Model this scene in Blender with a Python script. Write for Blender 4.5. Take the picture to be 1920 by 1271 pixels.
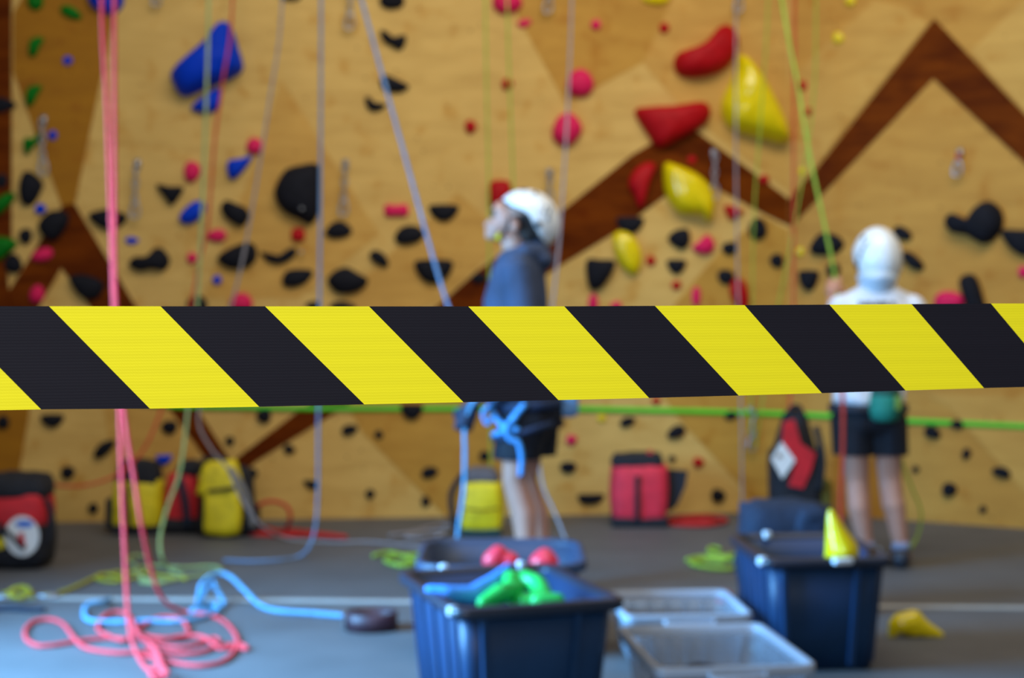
import bpy, bmesh, math, random
from mathutils import Vector, Matrix, noise
random.seed(7)
for o in list(bpy.data.objects): bpy.data.objects.remove(o)
S = bpy.context.scene
COL = S.collection

# ------------------------------------------------------------------ camera
F = 1920 * 35.0 / 23.6                 # focal length in pixels of a 1920x1271 frame
CAMZ = 1.315
PITCH = math.atan((635.5 - 572) / F)
cam = bpy.data.cameras.new('camera'); camo = bpy.data.objects.new('camera', cam); COL.objects.link(camo)
cam.sensor_width = 23.6; cam.lens = 35.0; cam.sensor_fit = 'HORIZONTAL'
cam.clip_start = 0.02; cam.clip_end = 100
camo.location = (0, 0, CAMZ); camo.rotation_euler = (math.pi / 2 - PITCH, 0, 0)
cam.dof.use_dof = True; cam.dof.focus_distance = 0.80; cam.dof.aperture_fstop = 6.0
cam.dof.aperture_blades = 7
S.camera = camo

# ------------------------------------------------------------------ light
S.view_settings.view_transform = 'Standard'; S.view_settings.look = 'None'
S.view_settings.gamma = 1.0; S.view_settings.use_curve_mapping = False
S.view_settings.exposure = 0.0
w = bpy.data.worlds.new('world'); S.world = w; w.use_nodes = True
w.node_tree.nodes['Background'].inputs[0].default_value = (0.86, 0.93, 1.0, 1)
w.node_tree.nodes['Background'].inputs[1].default_value = 0.20
def area(name, loc, target, sx, sy, power, colour):
    l = bpy.data.lights.new(name, 'AREA'); l.shape = 'RECTANGLE'; l.size = sx; l.size_y = sy
    l.energy = power; l.color = colour
    o = bpy.data.objects.new(name, l); COL.objects.link(o); o.location = loc
    o.rotation_euler = (Vector(target) - Vector(loc)).to_track_quat('-Z', 'Y').to_euler()
    return o
lamp = area('ceiling_lamp_light', (0.9, 5.4, 5.6), (0.7, 9.2, 1.2), 5.0, 1.6, 114, (1.0, 0.95, 0.87)); lamp.data.spread = math.radians(125)
door = area('doorway_daylight', (-3.3, 4.7, 1.6), (0.0, 4.55, 0.0), 2.0, 2.0, 500, (0.19, 0.53, 1.0)); door.data.spread = math.radians(122)
area('rear_window_light', (-0.9, -1.7, 2.4), (0.1, 1.5, 1.2), 2.4, 1.4, 118, (0.92, 0.96, 1.0))

# ------------------------------------------------------------------ projection helpers
FWD = Vector((0, math.cos(PITCH), -math.sin(PITCH))); UP = Vector((0, math.sin(PITCH), math.cos(PITCH)))
C0 = Vector((0, 0, CAMZ))
def ray(px, py): return Vector(((px - 960) / F, 0, 0)) + UP * ((635.5 - py) / F) + FWD
def at(px, py, Y):
    d = ray(px, py); return C0 + d * (Y / d.y)
def onfloor(px, py, z=0.0):
    d = ray(px, py); return C0 + d * ((z - CAMZ) / d.z)
WA = onfloor(0, 981); WB = onfloor(1478, 960); WC = onfloor(1920, 991)
UL = (WB - WA).normalized(); UR = (WC - WB).normalized()
NL = Vector((UL.y, -UL.x, 0)); NR = Vector((UR.y, -UR.x, 0))     # towards the camera
def onwall(px, py, side=None):
    left = (px < 1478) if side is None else side == 'l'
    P, N = (WA, NL) if left else (WB, NR)
    d = ray(px, py); return C0 + d * ((P - C0).dot(N) / d.dot(N))

# ------------------------------------------------------------------ materials
def lin(c): return tuple(((v / 255) / 12.92 if v / 255 <= 0.04045 else ((v / 255 + 0.055) / 1.055) ** 2.4) for v in c)
MATS = {}
def mat(name, rgb, rough=0.6, var=0.12, scale=14, bump=0.0, bscale=60, metal=0.0, spec=0.5, coat=0.0):
    if name in MATS: return MATS[name]
    m = bpy.data.materials.new(name); m.use_nodes = True; nt = m.node_tree; b = nt.nodes['Principled BSDF']
    c = lin(rgb)
    tc = nt.nodes.new('ShaderNodeTexCoord'); n = nt.nodes.new('ShaderNodeTexNoise')
    n.inputs['Scale'].default_value = scale; n.inputs['Detail'].default_value = 4
    nt.links.new(tc.outputs['Object'], n.inputs['Vector'])
    r = nt.nodes.new('ShaderNodeValToRGB'); r.color_ramp.elements[0].position = 0.3; r.color_ramp.elements[1].position = 0.7
    r.color_ramp.elements[0].color = (*[v * (1 - var) for v in c], 1)
    r.color_ramp.elements[1].color = (*[min(1, v * (1 + var)) for v in c], 1)
    nt.links.new(n.outputs['Fac'], r.inputs['Fac']); nt.links.new(r.outputs['Color'], b.inputs['Base Color'])
    b.inputs['Roughness'].default_value = rough; b.inputs['Metallic'].default_value = metal
    b.inputs['Specular IOR Level'].default_value = spec; b.inputs['Coat Weight'].default_value = coat
    if bump:
        n2 = nt.nodes.new('ShaderNodeTexNoise'); n2.inputs['Scale'].default_value = bscale
        nt.links.new(tc.outputs['Object'], n2.inputs['Vector'])
        bp = nt.nodes.new('ShaderNodeBump'); bp.inputs['Strength'].default_value = bump; bp.inputs['Distance'].default_value = 0.01
        nt.links.new(n2.outputs['Fac'], bp.inputs['Height']); nt.links.new(bp.outputs['Normal'], b.inputs['Normal'])
    MATS[name] = m; return m
def plywood(name, rgb, stain=(0.72, 0.5), seed=0.0, con=1.0, spec=0.2):
    m = bpy.data.materials.new(name); m.use_nodes = True; nt = m.node_tree; b = nt.nodes['Principled BSDF']; L = nt.links.new
    c = lin(rgb)
    tc = nt.nodes.new('ShaderNodeTexCoord')
    mp = nt.nodes.new('ShaderNodeMapping'); mp.inputs['Scale'].default_value = (1.2, 1.2, 5.5); mp.inputs['Location'].default_value = (seed, seed, seed)
    L(tc.outputs['Object'], mp.inputs['Vector'])
    g = nt.nodes.new('ShaderNodeTexNoise'); g.inputs['Scale'].default_value = 2.2; g.inputs['Detail'].default_value = 6; g.inputs['Distortion'].default_value = 0.8
    L(mp.outputs['Vector'], g.inputs['Vector'])
    r = nt.nodes.new('ShaderNodeValToRGB'); r.color_ramp.elements[0].position = 0.25; r.color_ramp.elements[1].position = 0.75
    r.color_ramp.elements[0].color = (c[0] * (1 - .14 * con), c[1] * (1 - .18 * con), c[2] * (1 - .25 * con), 1); r.color_ramp.elements[1].color = (min(1, c[0] * (1 + .1 * con)), min(1, c[1] * (1 + .12 * con)), min(1, c[2] * (1 + .15 * con)), 1)
    L(g.outputs['Fac'], r.inputs['Fac'])
    s = nt.nodes.new('ShaderNodeTexNoise'); s.inputs['Scale'].default_value = 7.0; s.inputs['Detail'].default_value = 3       # handled, chalked and scuffed patches
    L(tc.outputs['Object'], s.inputs['Vector'])
    sr = nt.nodes.new('ShaderNodeValToRGB'); sr.color_ramp.elements[0].position = 0.58; sr.color_ramp.elements[1].position = 0.74
    sr.color_ramp.elements[0].color = (1, 1, 1, 1); sr.color_ramp.elements[1].color = (0.86, stain[0], stain[1], 1)
    L(s.outputs['Fac'], sr.inputs['Fac'])
    mx = nt.nodes.new('ShaderNodeMix'); mx.data_type = 'RGBA'; mx.blend_type = 'MULTIPLY'; mx.inputs['Factor'].default_value = 1
    L(r.outputs['Color'], mx.inputs['A']); L(sr.outputs['Color'], mx.inputs['B'])
    v = nt.nodes.new('ShaderNodeTexVoronoi'); v.inputs['Scale'].default_value = 9.0; v.inputs['Randomness'].default_value = 0.9   # bolt holes
    L(tc.outputs['Object'], v.inputs['Vector'])
    vr = nt.nodes.new('ShaderNodeValToRGB'); vr.color_ramp.elements[0].position = 0.05; vr.color_ramp.elements[1].position = 0.09
    vr.color_ramp.elements[0].color = (0.45, 0.4, 0.3, 1); vr.color_ramp.elements[1].color = (1, 1, 1, 1)
    L(v.outputs['Distance'], vr.inputs['Fac'])
    m2 = nt.nodes.new('ShaderNodeMix'); m2.data_type = 'RGBA'; m2.blend_type = 'MULTIPLY'; m2.inputs['Factor'].default_value = 1
    L(mx.outputs['Result'], m2.inputs['A']); L(vr.outputs['Color'], m2.inputs['B']); L(m2.outputs['Result'], b.inputs['Base Color'])
    b.inputs['Roughness'].default_value = 0.65; b.inputs['Specular IOR Level'].default_value = spec
    return m
PLY_L = plywood('plywood_pale', (212, 171, 94))
PLY_M = plywood('plywood_medium', (202, 154, 74), seed=3)
PLY_H = plywood('plywood_honey', (190, 140, 56), seed=5)
PLY_A = plywood('plywood_amber', (160, 104, 10), seed=8)
PLY_B = plywood('plywood_brown_stain', (102, 44, 2), seed=11, con=4.0, spec=0.05)

HOLD = {'black': mat('hold_black', (20, 20, 27), 0.8, 0.25, 20, 0.25, 90, spec=0.2),
        'blue': mat('hold_blue', (2, 56, 190), 0.6, 0.1, 20, 0.1, 90, spec=0.12),
        'green': mat('hold_green', (4, 106, 14), 0.6, 0.15, 20, 0.1, 90, spec=0.15),
        'red': mat('hold_red', (172, 2, 12), 0.6, 0.1, 20, 0.1, 90, spec=0.2),
        'pink': mat('hold_pink', (216, 26, 84), 0.6, 0.1, 20, 0.1, 90, spec=0.2),
        'yellow': mat('hold_yellow', (232, 204, 4), 0.16, 0.08, 20, 0.05, 60),
        'lime': mat('hold_lime', (20, 190, 80), 0.4, 0.1, 20),
        'sky': mat('hold_sky_blue', (60, 150, 240), 0.35, 0.1, 20),
        'coral': mat('hold_coral', (236, 50, 70), 0.4, 0.1, 20)}
STEEL = mat('steel', (170, 172, 178), 0.3, 0.08, 30, metal=0.9)
BIN = mat('navy_plastic', (18, 48, 80), 0.45, 0.15, 6, spec=0.35)
BINRIM = mat('dark_plastic_rim', (20, 28, 44), 0.4, 0.15, 6, spec=0.6)
FABK = mat('black_fabric', (22, 24, 32), 0.85, 0.25, 25, 0.2, 120)
FABR = mat('red_fabric', (196, 22, 34), 0.7, 0.15, 18, 0.2, 60)
FABP = mat('coral_red_fabric', (214, 40, 62), 0.7, 0.15, 18, 0.2, 60)
FABY = mat('yellow_fabric', (222, 200, 12), 0.6, 0.15, 18, 0.2, 60)
FABN = mat('navy_fabric', (20, 36, 58), 0.85, 0.2, 14, 0.4, 40)
PATCH = mat('white_patch', (225, 225, 222), 0.6, 0.04)
SKIN = mat('skin', (192, 140, 118), 0.5, 0.06, 12)
def clearmat():
    m = bpy.data.materials.new('clear_plastic'); m.use_nodes = True; nt = m.node_tree
    b = nt.nodes['Principled BSDF']; out = nt.nodes['Material Output']
    b.inputs['Base Color'].default_value = (0.50, 0.54, 0.60, 1); b.inputs['Roughness'].default_value = 0.3
    t = nt.nodes.new('ShaderNodeBsdfTransparent'); t.inputs[0].default_value = (0.93, 0.95, 0.97, 1)
    n = nt.nodes.new('ShaderNodeTexNoise'); n.inputs['Scale'].default_value = 9
    tc = nt.nodes.new('ShaderNodeTexCoord'); nt.links.new(tc.outputs['Object'], n.inputs['Vector'])
    mr = nt.nodes.new('ShaderNodeMapRange'); mr.inputs['To Min'].default_value = 0.16; mr.inputs['To Max'].default_value = 0.32
    nt.links.new(n.outputs['Fac'], mr.inputs['Value'])
    mx = nt.nodes.new('ShaderNodeMixShader'); nt.links.new(mr.outputs['Result'], mx.inputs[0])
    nt.links.new(t.outputs[0], mx.inputs[1]); nt.links.new(b.outputs[0], mx.inputs[2]); nt.links.new(mx.outputs[0], out.inputs[0])
    return m
CLEAR = clearmat()
CLEARRIM = mat('frosted_plastic_rim', (158, 166, 178), 0.4, 0.05)

# ------------------------------------------------------------------ object helpers (vertices are given in world space)
ROOTM = {}
def props(o, label=None, cat=None, group=None, kind=None):
    if label: o['label'] = label
    if cat: o['category'] = cat
    if group: o['group'] = group
    if kind: o['kind'] = kind
    return o
def thing(name, label, cat, loc, rotz=0.0, group=None):
    o = bpy.data.objects.new(name, None); COL.objects.link(o); o.empty_display_size = 0.05
    M = Matrix.Translation(Vector(loc)) @ Matrix.Rotation(rotz, 4, 'Z'); o.matrix_world = M
    ROOTM[o] = M
    return props(o, label, cat, group)
def link(name, me, m, parent=None, M=None, smooth=True):
    o = bpy.data.objects.new(name, me); COL.objects.link(o)
    if m and not me.materials: me.materials.append(m)
    if smooth:
        for p in me.polygons: p.use_smooth = True
    if parent is not None: o.parent = parent
    return o
def mesh(name, verts, faces, m, parent=None, origin=None, smooth=True, label=None):
    """world-space verts; stored relative to the parent thing, or to `origin` for a top-level mesh"""
    if parent is not None:
        base = parent
        M = ROOTM[parent]
    else:
        M = Matrix.Translation(Vector(origin)) if origin is not None else Matrix.Identity(4)
    inv = M.inverted()
    me = bpy.data.meshes.new(name); me.from_pydata([inv @ Vector(v) for v in verts], [], faces); me.update()
    bm = bmesh.new(); bm.from_mesh(me); bmesh.ops.recalc_face_normals(bm, faces=bm.faces); bm.to_mesh(me); bm.free()
    o = link(name, me, m, parent, smooth=smooth)
    if parent is None: o.matrix_world = M
    ROOTM[o] = M
    if label: o['label'] = label
    return o
def catmull(pts, n=8, closed=False):
    out = []; N = len(pts)
    rng = range(N) if closed else range(N - 1)
    for i in rng:
        if closed: a, b, c, d = (pts[(i + k) % N] for k in (-1, 0, 1, 2))
        else: a, b, c, d = pts[max(i - 1, 0)], pts[i], pts[i + 1], pts[min(i + 2, N - 1)]
        for j in range(n):
            t = j / n
            out.append(0.5 * ((2 * b) + (c - a) * t + (2 * a - 5 * b + 4 * c - d) * t * t + (3 * b - a - 3 * c + d) * t ** 3))
    if not closed: out.append(pts[-1])
    return out
def tube_geo(pts, r, sides=8, closed=False, flat=None):
    """sweep; r number or list; flat=(axis vector, factor) squeezes the section along an axis"""
    vs, fs = [], []; n = len(pts); prev = None
    for i, p in enumerate(pts):
        a = pts[(i - 1) % n] if (closed or i > 0) else pts[i]; b = pts[(i + 1) % n] if (closed or i < n - 1) else pts[i]
        t = (b - a).normalized() if (b - a).length > 1e-9 else Vector((0, 0, 1))
        if prev is None:
            ref = Vector((0, 0, 1)) if abs(t.z) < 0.9 else Vector((1, 0, 0))
            u = t.cross(ref).normalized()
        else:
            u = (prev - t * prev.dot(t)); u = u.normalized() if u.length > 1e-6 else t.orthogonal().normalized()
        prev = u; v = t.cross(u)
        rr = r[i] if isinstance(r, (list, tuple)) else r
        for k in range(sides):
            an = 2 * math.pi * k / sides; off = (u * math.cos(an) + v * math.sin(an)) * rr
            if flat: off -= flat[0] * off.dot(flat[0]) * (1 - flat[1])
            vs.append(p + off)
    m = n if closed else n - 1
    for i in range(m):
        for k in range(sides):
            j = (i + 1) % n
            fs.append((i * sides + k, i * sides + (k + 1) % sides, j * sides + (k + 1) % sides, j * sides + k))
    if not closed: fs.append(tuple(range(sides))); fs.append(tuple(range((n - 1) * sides, n * sides)))
    return vs, fs
def tube(name, pts, r, m, parent=None, sides=8, closed=False, flat=None, smoothn=0, origin=None, label=None):
    pts = [Vector(p) for p in pts]
    if smoothn: pts = catmull(pts, smoothn, closed)
    v, f = tube_geo(pts, r, sides, closed, flat)
    return mesh(name, v, f, m, parent, origin, label=label)
def rbox(name, c, size, m, parent=None, rotz=0.0, bevel=0.02, taper=1.0, seg=3, lump=0.0, origin=None, tilt=0.0, label=None):
    """rounded box; c is the centre of its base; taper scales the top"""
    bm = bmesh.new(); bmesh.ops.create_cube(bm, size=1)
    for v in bm.verts:
        k = taper if v.co.z > 0 else 1.0
        v.co = Vector((v.co.x * size[0] * k, v.co.y * size[1] * k, (v.co.z + 0.5) * size[2]))
    if lump: bmesh.ops.subdivide_edges(bm, edges=bm.edges, cuts=4, use_grid_fill=True)
    if lump:
        for v in bm.verts:
            q = v.co - Vector((0, 0, size[2] / 2))
            e = Vector((q.x / size[0], q.y / size[1], q.z / size[2])) * 2
            L = e.length
            if L > 1: q *= (1 - 0.42 * (1 - 1 / L))
            nz = noise.noise_vector(v.co * 9 + Vector(c)) * lump
            v.co = q + Vector((0, 0, size[2] / 2)) + nz
    elif bevel: bmesh.ops.bevel(bm, geom=bm.edges[:], offset=bevel, segments=seg, profile=0.5, affect='EDGES')
    R = Matrix.Translation(Vector(c)) @ Matrix.Rotation(rotz, 4, 'Z') @ Matrix.Rotation(tilt, 4, 'X')
    bmesh.ops.transform(bm, matrix=R, verts=bm.verts)
    vs = [v.co.copy() for v in bm.verts]; bm.verts.index_update(); fs = [tuple(v.index for v in f.verts) for f in bm.faces]; bm.free()
    o = mesh(name, vs, fs, m, parent, origin, smooth=True, label=label)
    return o
def ico_geo(p, r, sub=2):
    bm = bmesh.new(); bmesh.ops.create_icosphere(bm, subdivisions=sub, radius=1)
    rr = r if isinstance(r, (tuple, list)) else (r, r, r)
    vs = [Vector((v.co.x * rr[0], v.co.y * rr[1], v.co.z * rr[2])) + p for v in bm.verts]
    bm.verts.index_update(); fs = [tuple(v.index for v in f.verts) for f in bm.faces]; bm.free()
    return vs, fs
ICO = None
def blob(name, caps, m, parent=None, voxel=0.012, smooth=6, origin=None, label=None):
    """one continuous skin over a chain of tapered limbs: caps = [(p, r), (p0, r0, p1, r1), ...], r number or (x,y,z)"""
    global ICO
    if ICO is None: ICO = ico_geo(Vector((0, 0, 0)), 1.0, 2)
    vs, fs = [], []
    def put(p, r):
        rr = r if isinstance(r, (tuple, list)) else (r, r, r); b = len(vs)
        vs.extend([Vector((v.x * rr[0], v.y * rr[1], v.z * rr[2])) + p for v in ICO[0]]); fs.extend([tuple(i + b for i in f) for f in ICO[1]])
    for c in caps:
        if len(c) == 2: put(Vector(c[0]), c[1])
        else:
            p0, r0, p1, r1 = Vector(c[0]), c[1], Vector(c[2]), c[3]
            t0 = r0 if isinstance(r0, (tuple, list)) else (r0,) * 3; t1 = r1 if isinstance(r1, (tuple, list)) else (r1,) * 3
            n = max(2, int((p1 - p0).length / (0.3 * max(min(min(t0), min(t1)), 0.004))) + 1)
            for i in range(n + 1):
                t = i / n; put(p0.lerp(p1, t), tuple(t0[k] * (1 - t) + t1[k] * t for k in range(3)))
    me = bpy.data.meshes.new('tmp'); me.from_pydata(vs, [], fs); tmp = bpy.data.objects.new('tmp', me); COL.objects.link(tmp)
    md = tmp.modifiers.new('r', 'REMESH'); md.mode = 'VOXEL'; md.voxel_size = voxel
    if smooth: sm = tmp.modifiers.new('s', 'SMOOTH'); sm.factor = 0.5; sm.iterations = smooth
    dg = bpy.context.evaluated_depsgraph_get(); dg.update(); ev = tmp.evaluated_get(dg)
    me2 = bpy.data.meshes.new_from_object(ev)
    vv = [v.co.copy() for v in me2.vertices]; ff = [tuple(p.vertices) for p in me2.polygons]
    bpy.data.objects.remove(tmp); bpy.data.meshes.remove(me); bpy.data.meshes.remove(me2)
    return mesh(name, vv, ff, m, parent, origin, label=label)

# ------------------------------------------------------------------ floor
def floormat(name, rgb):
    m = mat(name, rgb, 0.6, 0.10, 3.0, 0.12, 240, spec=0.2); return m
FL_BACK = floormat('mat_grey', (92, 92, 93)); FL_FRONT = floormat('mat_grey_front', (96, 96, 97))
SEAML = onfloor(0, 1121); SEAMR = onfloor(1920, 1140)
sd = (SEAMR - SEAML); y_at = lambda x, off=0.0: SEAML.y + sd.y / sd.x * (x - SEAML.x) + off
def slab(name, quad, z0, z1, m, parent=None):
    v = [Vector((x, y, z)) for z in (z0, z1) for x, y in quad]
    return mesh(name, v, [(3, 2, 1, 0), (4, 5, 6, 7), (0, 1, 5, 4), (1, 2, 6, 5), (2, 3, 7, 6), (3, 0, 4, 7)], m, parent, smooth=False)
XL, XR = -9.0, 9.0
fl = slab('floor', [(XL, -5), (XR, -5), (XR, 14), (XL, 14)], -0.12, -0.02, FL_BACK); props(fl, kind='structure')
slab('floor_mat', [(XL, y_at(XL, 0.025)), (XR, y_at(XR, 0.025)), (XR, 13), (XL, 13)], -0.02, 0.0, FL_BACK, fl)
slab('floor_mat', [(XL, -5), (XR, -5), (XR, y_at(XR, -0.025)), (XL, y_at(XL, -0.025))], -0.02, 0.0, FL_FRONT, fl)
slab('seam_strip', [(XL, y_at(XL, -0.03)), (XR, y_at(XR, -0.03)), (XR, y_at(XR, 0.03)), (XL, y_at(XL, 0.03))], -0.015, 0.004, mat('seam_tape', (168, 168, 164), 0.6, 0.06), fl)

# ------------------------------------------------------------------ climbing wall: two vertical planes of plywood with stained panels
TOP = 5.4
def wallslab(name, A, B, N, m):
    back = -N * 0.12
    q = [A, B, B + back, A + back]
    v = [Vector((p.x, p.y, z)) for z in (-0.01, TOP) for p in q]
    return props(mesh(name, v, [(3, 2, 1, 0), (4, 5, 6, 7), (0, 1, 5, 4), (1, 2, 6, 5), (2, 3, 7, 6), (3, 0, 4, 7)], m, smooth=False), kind='structure')
wall_l = wallslab('wall_back', WA - UL * 3.2, WB, NL, PLY_L)
wall_r = wallslab('wall_right', WB, WC + UR * 3.0, NR, plywood('plywood_tan', (192, 140, 60), seed=14))
npan = [0]
def panel(poly, m, side='l', t=None):
    npan[0] += 1
    N = NL if side == 'l' else NR; par = wall_l if side == 'l' else wall_r
    t = 0.002 + 0.0003 * npan[0] if t is None else t
    base = [onwall(x, y, side) for x, y in poly]
    for p in base: p.z = max(p.z, 0.002)
    n = len(base); v = [p - N * 0.004 for p in base] + [p + N * t for p in base]
    f = [tuple(range(n))[::-1], tuple(range(n, 2 * n))] + [(i, (i + 1) % n, n + (i + 1) % n, n + i) for i in range(n)]
    me = bpy.data.meshes.new('panel'); me.from_pydata(v, [], f); me.update()
    bm = bmesh.new(); bm.from_mesh(me); bmesh.ops.recalc_face_normals(bm, faces=bm.faces); bmesh.ops.triangulate(bm, faces=bm.faces); bm.to_mesh(me); bm.free()
    o = link('plywood_panel', me, m, par, smooth=False); ROOTM[o] = Matrix.Identity(4); return o
panel([(875, -150), (985, 57), (1060, 195), (1205, 118), (1290, 215), (1400, 300), (1477, 360), (1477, -150)], PLY_H)
panel([(1205, 118), (1290, 215), (1400, 300), (1477, 360), (1477, -150), (1330, -150)], PLY_M)
panel([(527, 150), (712, 440), (560, 560), (380, 560), (480, 300)], PLY_M)
panel([(858, 362), (930, 425), (960, 440), (825, 568), (700, 600), (600, 600), (640, 560)], PLY_M)
panel([(640, 740), (680, 812), (835, 969), (930, 968), (1010, 740)], PLY_H)
panel([(1477, 430), (1430, 405), (1350, 470), (1265, 570), (1240, 740), (1290, 805), (1435, 961), (1477, 960)], PLY_H)
panel([(225, 960), (300, 960), (380, 840), (250, 640), (175, 640)], PLY_M)
panel([(25, 25), (25, 135), (115, 385), (140, 385), (221, 0), (255, -150), (120, -150)], PLY_A)
panel([(-900, 700), (55, 700), (55, 775), (35, 890), (20, 990), (-900, 990)], PLY_A)
panel([(1820, 95), (1920, 0), (1990, -60), (2100, 100), (2100, 390), (1920, 205)], PLY_M, 'r')
panel([(1740, 740), (1782, 765), (1920, 920), (2000, 1000), (2100, 1000), (2100, 740)], PLY_M, 'r')
panel([(1640, 0), (1700, 15), (1740, 45), (1500, 345), (1479, 365), (1479, 150)], PLY_M, 'r')
panel([(118, 385), (140, 382), (115, 502), (60, 600), (20, 660), (-60, 660), (20, 540)], PLY_B)
panel([(140, 382), (252, 570), (377, 777), (434, 866), (414, 900), (322, 772), (165, 570), (115, 502)], PLY_B)
panel([(434, 866), (565, 766), (825, 570), (892, 510), (1060, 390), (1185, 290), (1285, 232), (1300, 328), (1155, 435), (1030, 510), (635, 770), (480, 865), (428, 910), (414, 900)], PLY_B)
panel([(1285, 232), (1405, 318), (1477, 372), (1477, 422), (1435, 402), (1342, 352), (1300, 328)], PLY_B)
panel([(1479, 374), (1530, 318), (1752, 35), (1750, 147), (1587, 318), (1490, 418), (1479, 424)], PLY_B, 'r')
panel([(1752, 35), (1920, 212), (2100, 400), (2100, 480), (1920, 305), (1750, 147)], PLY_B, 'r')
panel([(-900, -500), (22, -500), (22, 470), (12, 490), (22, 600), (22, 700), (-900, 700)], PLY_B, t=0.02)

# ------------------------------------------------------------------ climbing holds
def ell(cx, cy, w_, h_, rot=0.0, n=12, wob=0.0):
    a = math.radians(rot); out = []
    for i in range(n):
        t = 2 * math.pi * i / n; k = 1 + wob * math.sin(3 * t + cx) + wob * 0.6 * math.cos(2 * t + cy)
        x, y = w_ / 2 * math.cos(t) * k, h_ / 2 * math.sin(t) * k
        out.append((cx + x * math.cos(a) - y * math.sin(a), cy + x * math.sin(a) + y * math.cos(a)))
    return out
def half(cx, cy, w_, h_, rot=0.0):       # flat lip on top, round belly below
    a = math.radians(rot); p = [(-.5, -.38), (-.25, -.48), (.25, -.48), (.5, -.38), (.44, .05), (.22, .42), (0, .5), (-.22, .42), (-.44, .05)]
    return [(cx + x * w_ * math.cos(a) - y * h_ * math.sin(a), cy + x * w_ * math.sin(a) + y * h_ * math.cos(a)) for x, y in p]
def hold(label, colour, outline, bulge=None, group=None, bolt=False):
    xs = [p[0] for p in outline]; ys = [p[1] for p in outline]
    cx, cy = sum(xs) / len(xs), sum(ys) / len(ys)
    side = 'l' if cx < 1478 else 'r'; N, U = (NL, UL) if side == 'l' else (NR, UR)
    c = onwall(cx, cy, side)
    o3 = [onwall(x, y, side) - c for x, y in outline]
    o3 = catmull(o3, 3 if len(outline) < 12 else 2, True)
    w3 = max(p.dot(U) for p in o3) - min(p.dot(U) for p in o3); h3 = max(p.z for p in o3) - min(p.z for p in o3)
    B = bulge or 0.42 * min(w3, h3)
    prof = [(1.0, 0.0), (1.0, 0.12 * B), (0.97, 0.38 * B), (0.86, 0.68 * B), (0.66, 0.88 * B), (0.40, 0.98 * B)]
    n = len(o3); vs, fs = [], []
    for k, (s, hgt) in enumerate(prof):
        for p in o3:
            q = p * s; lump = noise.noise(Vector((q.x * 14 + cx, q.z * 14 + cy, 0))) * 0.10 * B * (k > 1)
            vs.append(c + q + N * (hgt + lump) + Vector((0, 0, 1)) * (0.06 * B * k / 5))
    for k in range(len(prof) - 1):
        for i in range(n): fs.append((k * n + i, k * n + (i + 1) % n, (k + 1) * n + (i + 1) % n, (k + 1) * n + i))
    vs.append(c + N * B + Vector((0, 0, 0.06 * B))); m0 = (len(prof) - 1) * n
    for i in range(n): fs.append((m0 + i, m0 + (i + 1) % n, len(vs) - 1))
    o = mesh('climbing_hold', vs, fs, HOLD[colour], origin=c, label=label)
    o['category'] = 'climbing hold'; o['group'] = group or colour + ' holds on the climbing wall'
    if bolt:
        p = c + N * (B * 0.9) + U * 0.02 - Vector((0, 0, 0.1))
        tube('bolt', [p, p + N * 0.02], 0.012, STEEL, o, sides=6)
    return o
E = lambda *a: ell(*a, wob=0.05)
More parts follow.
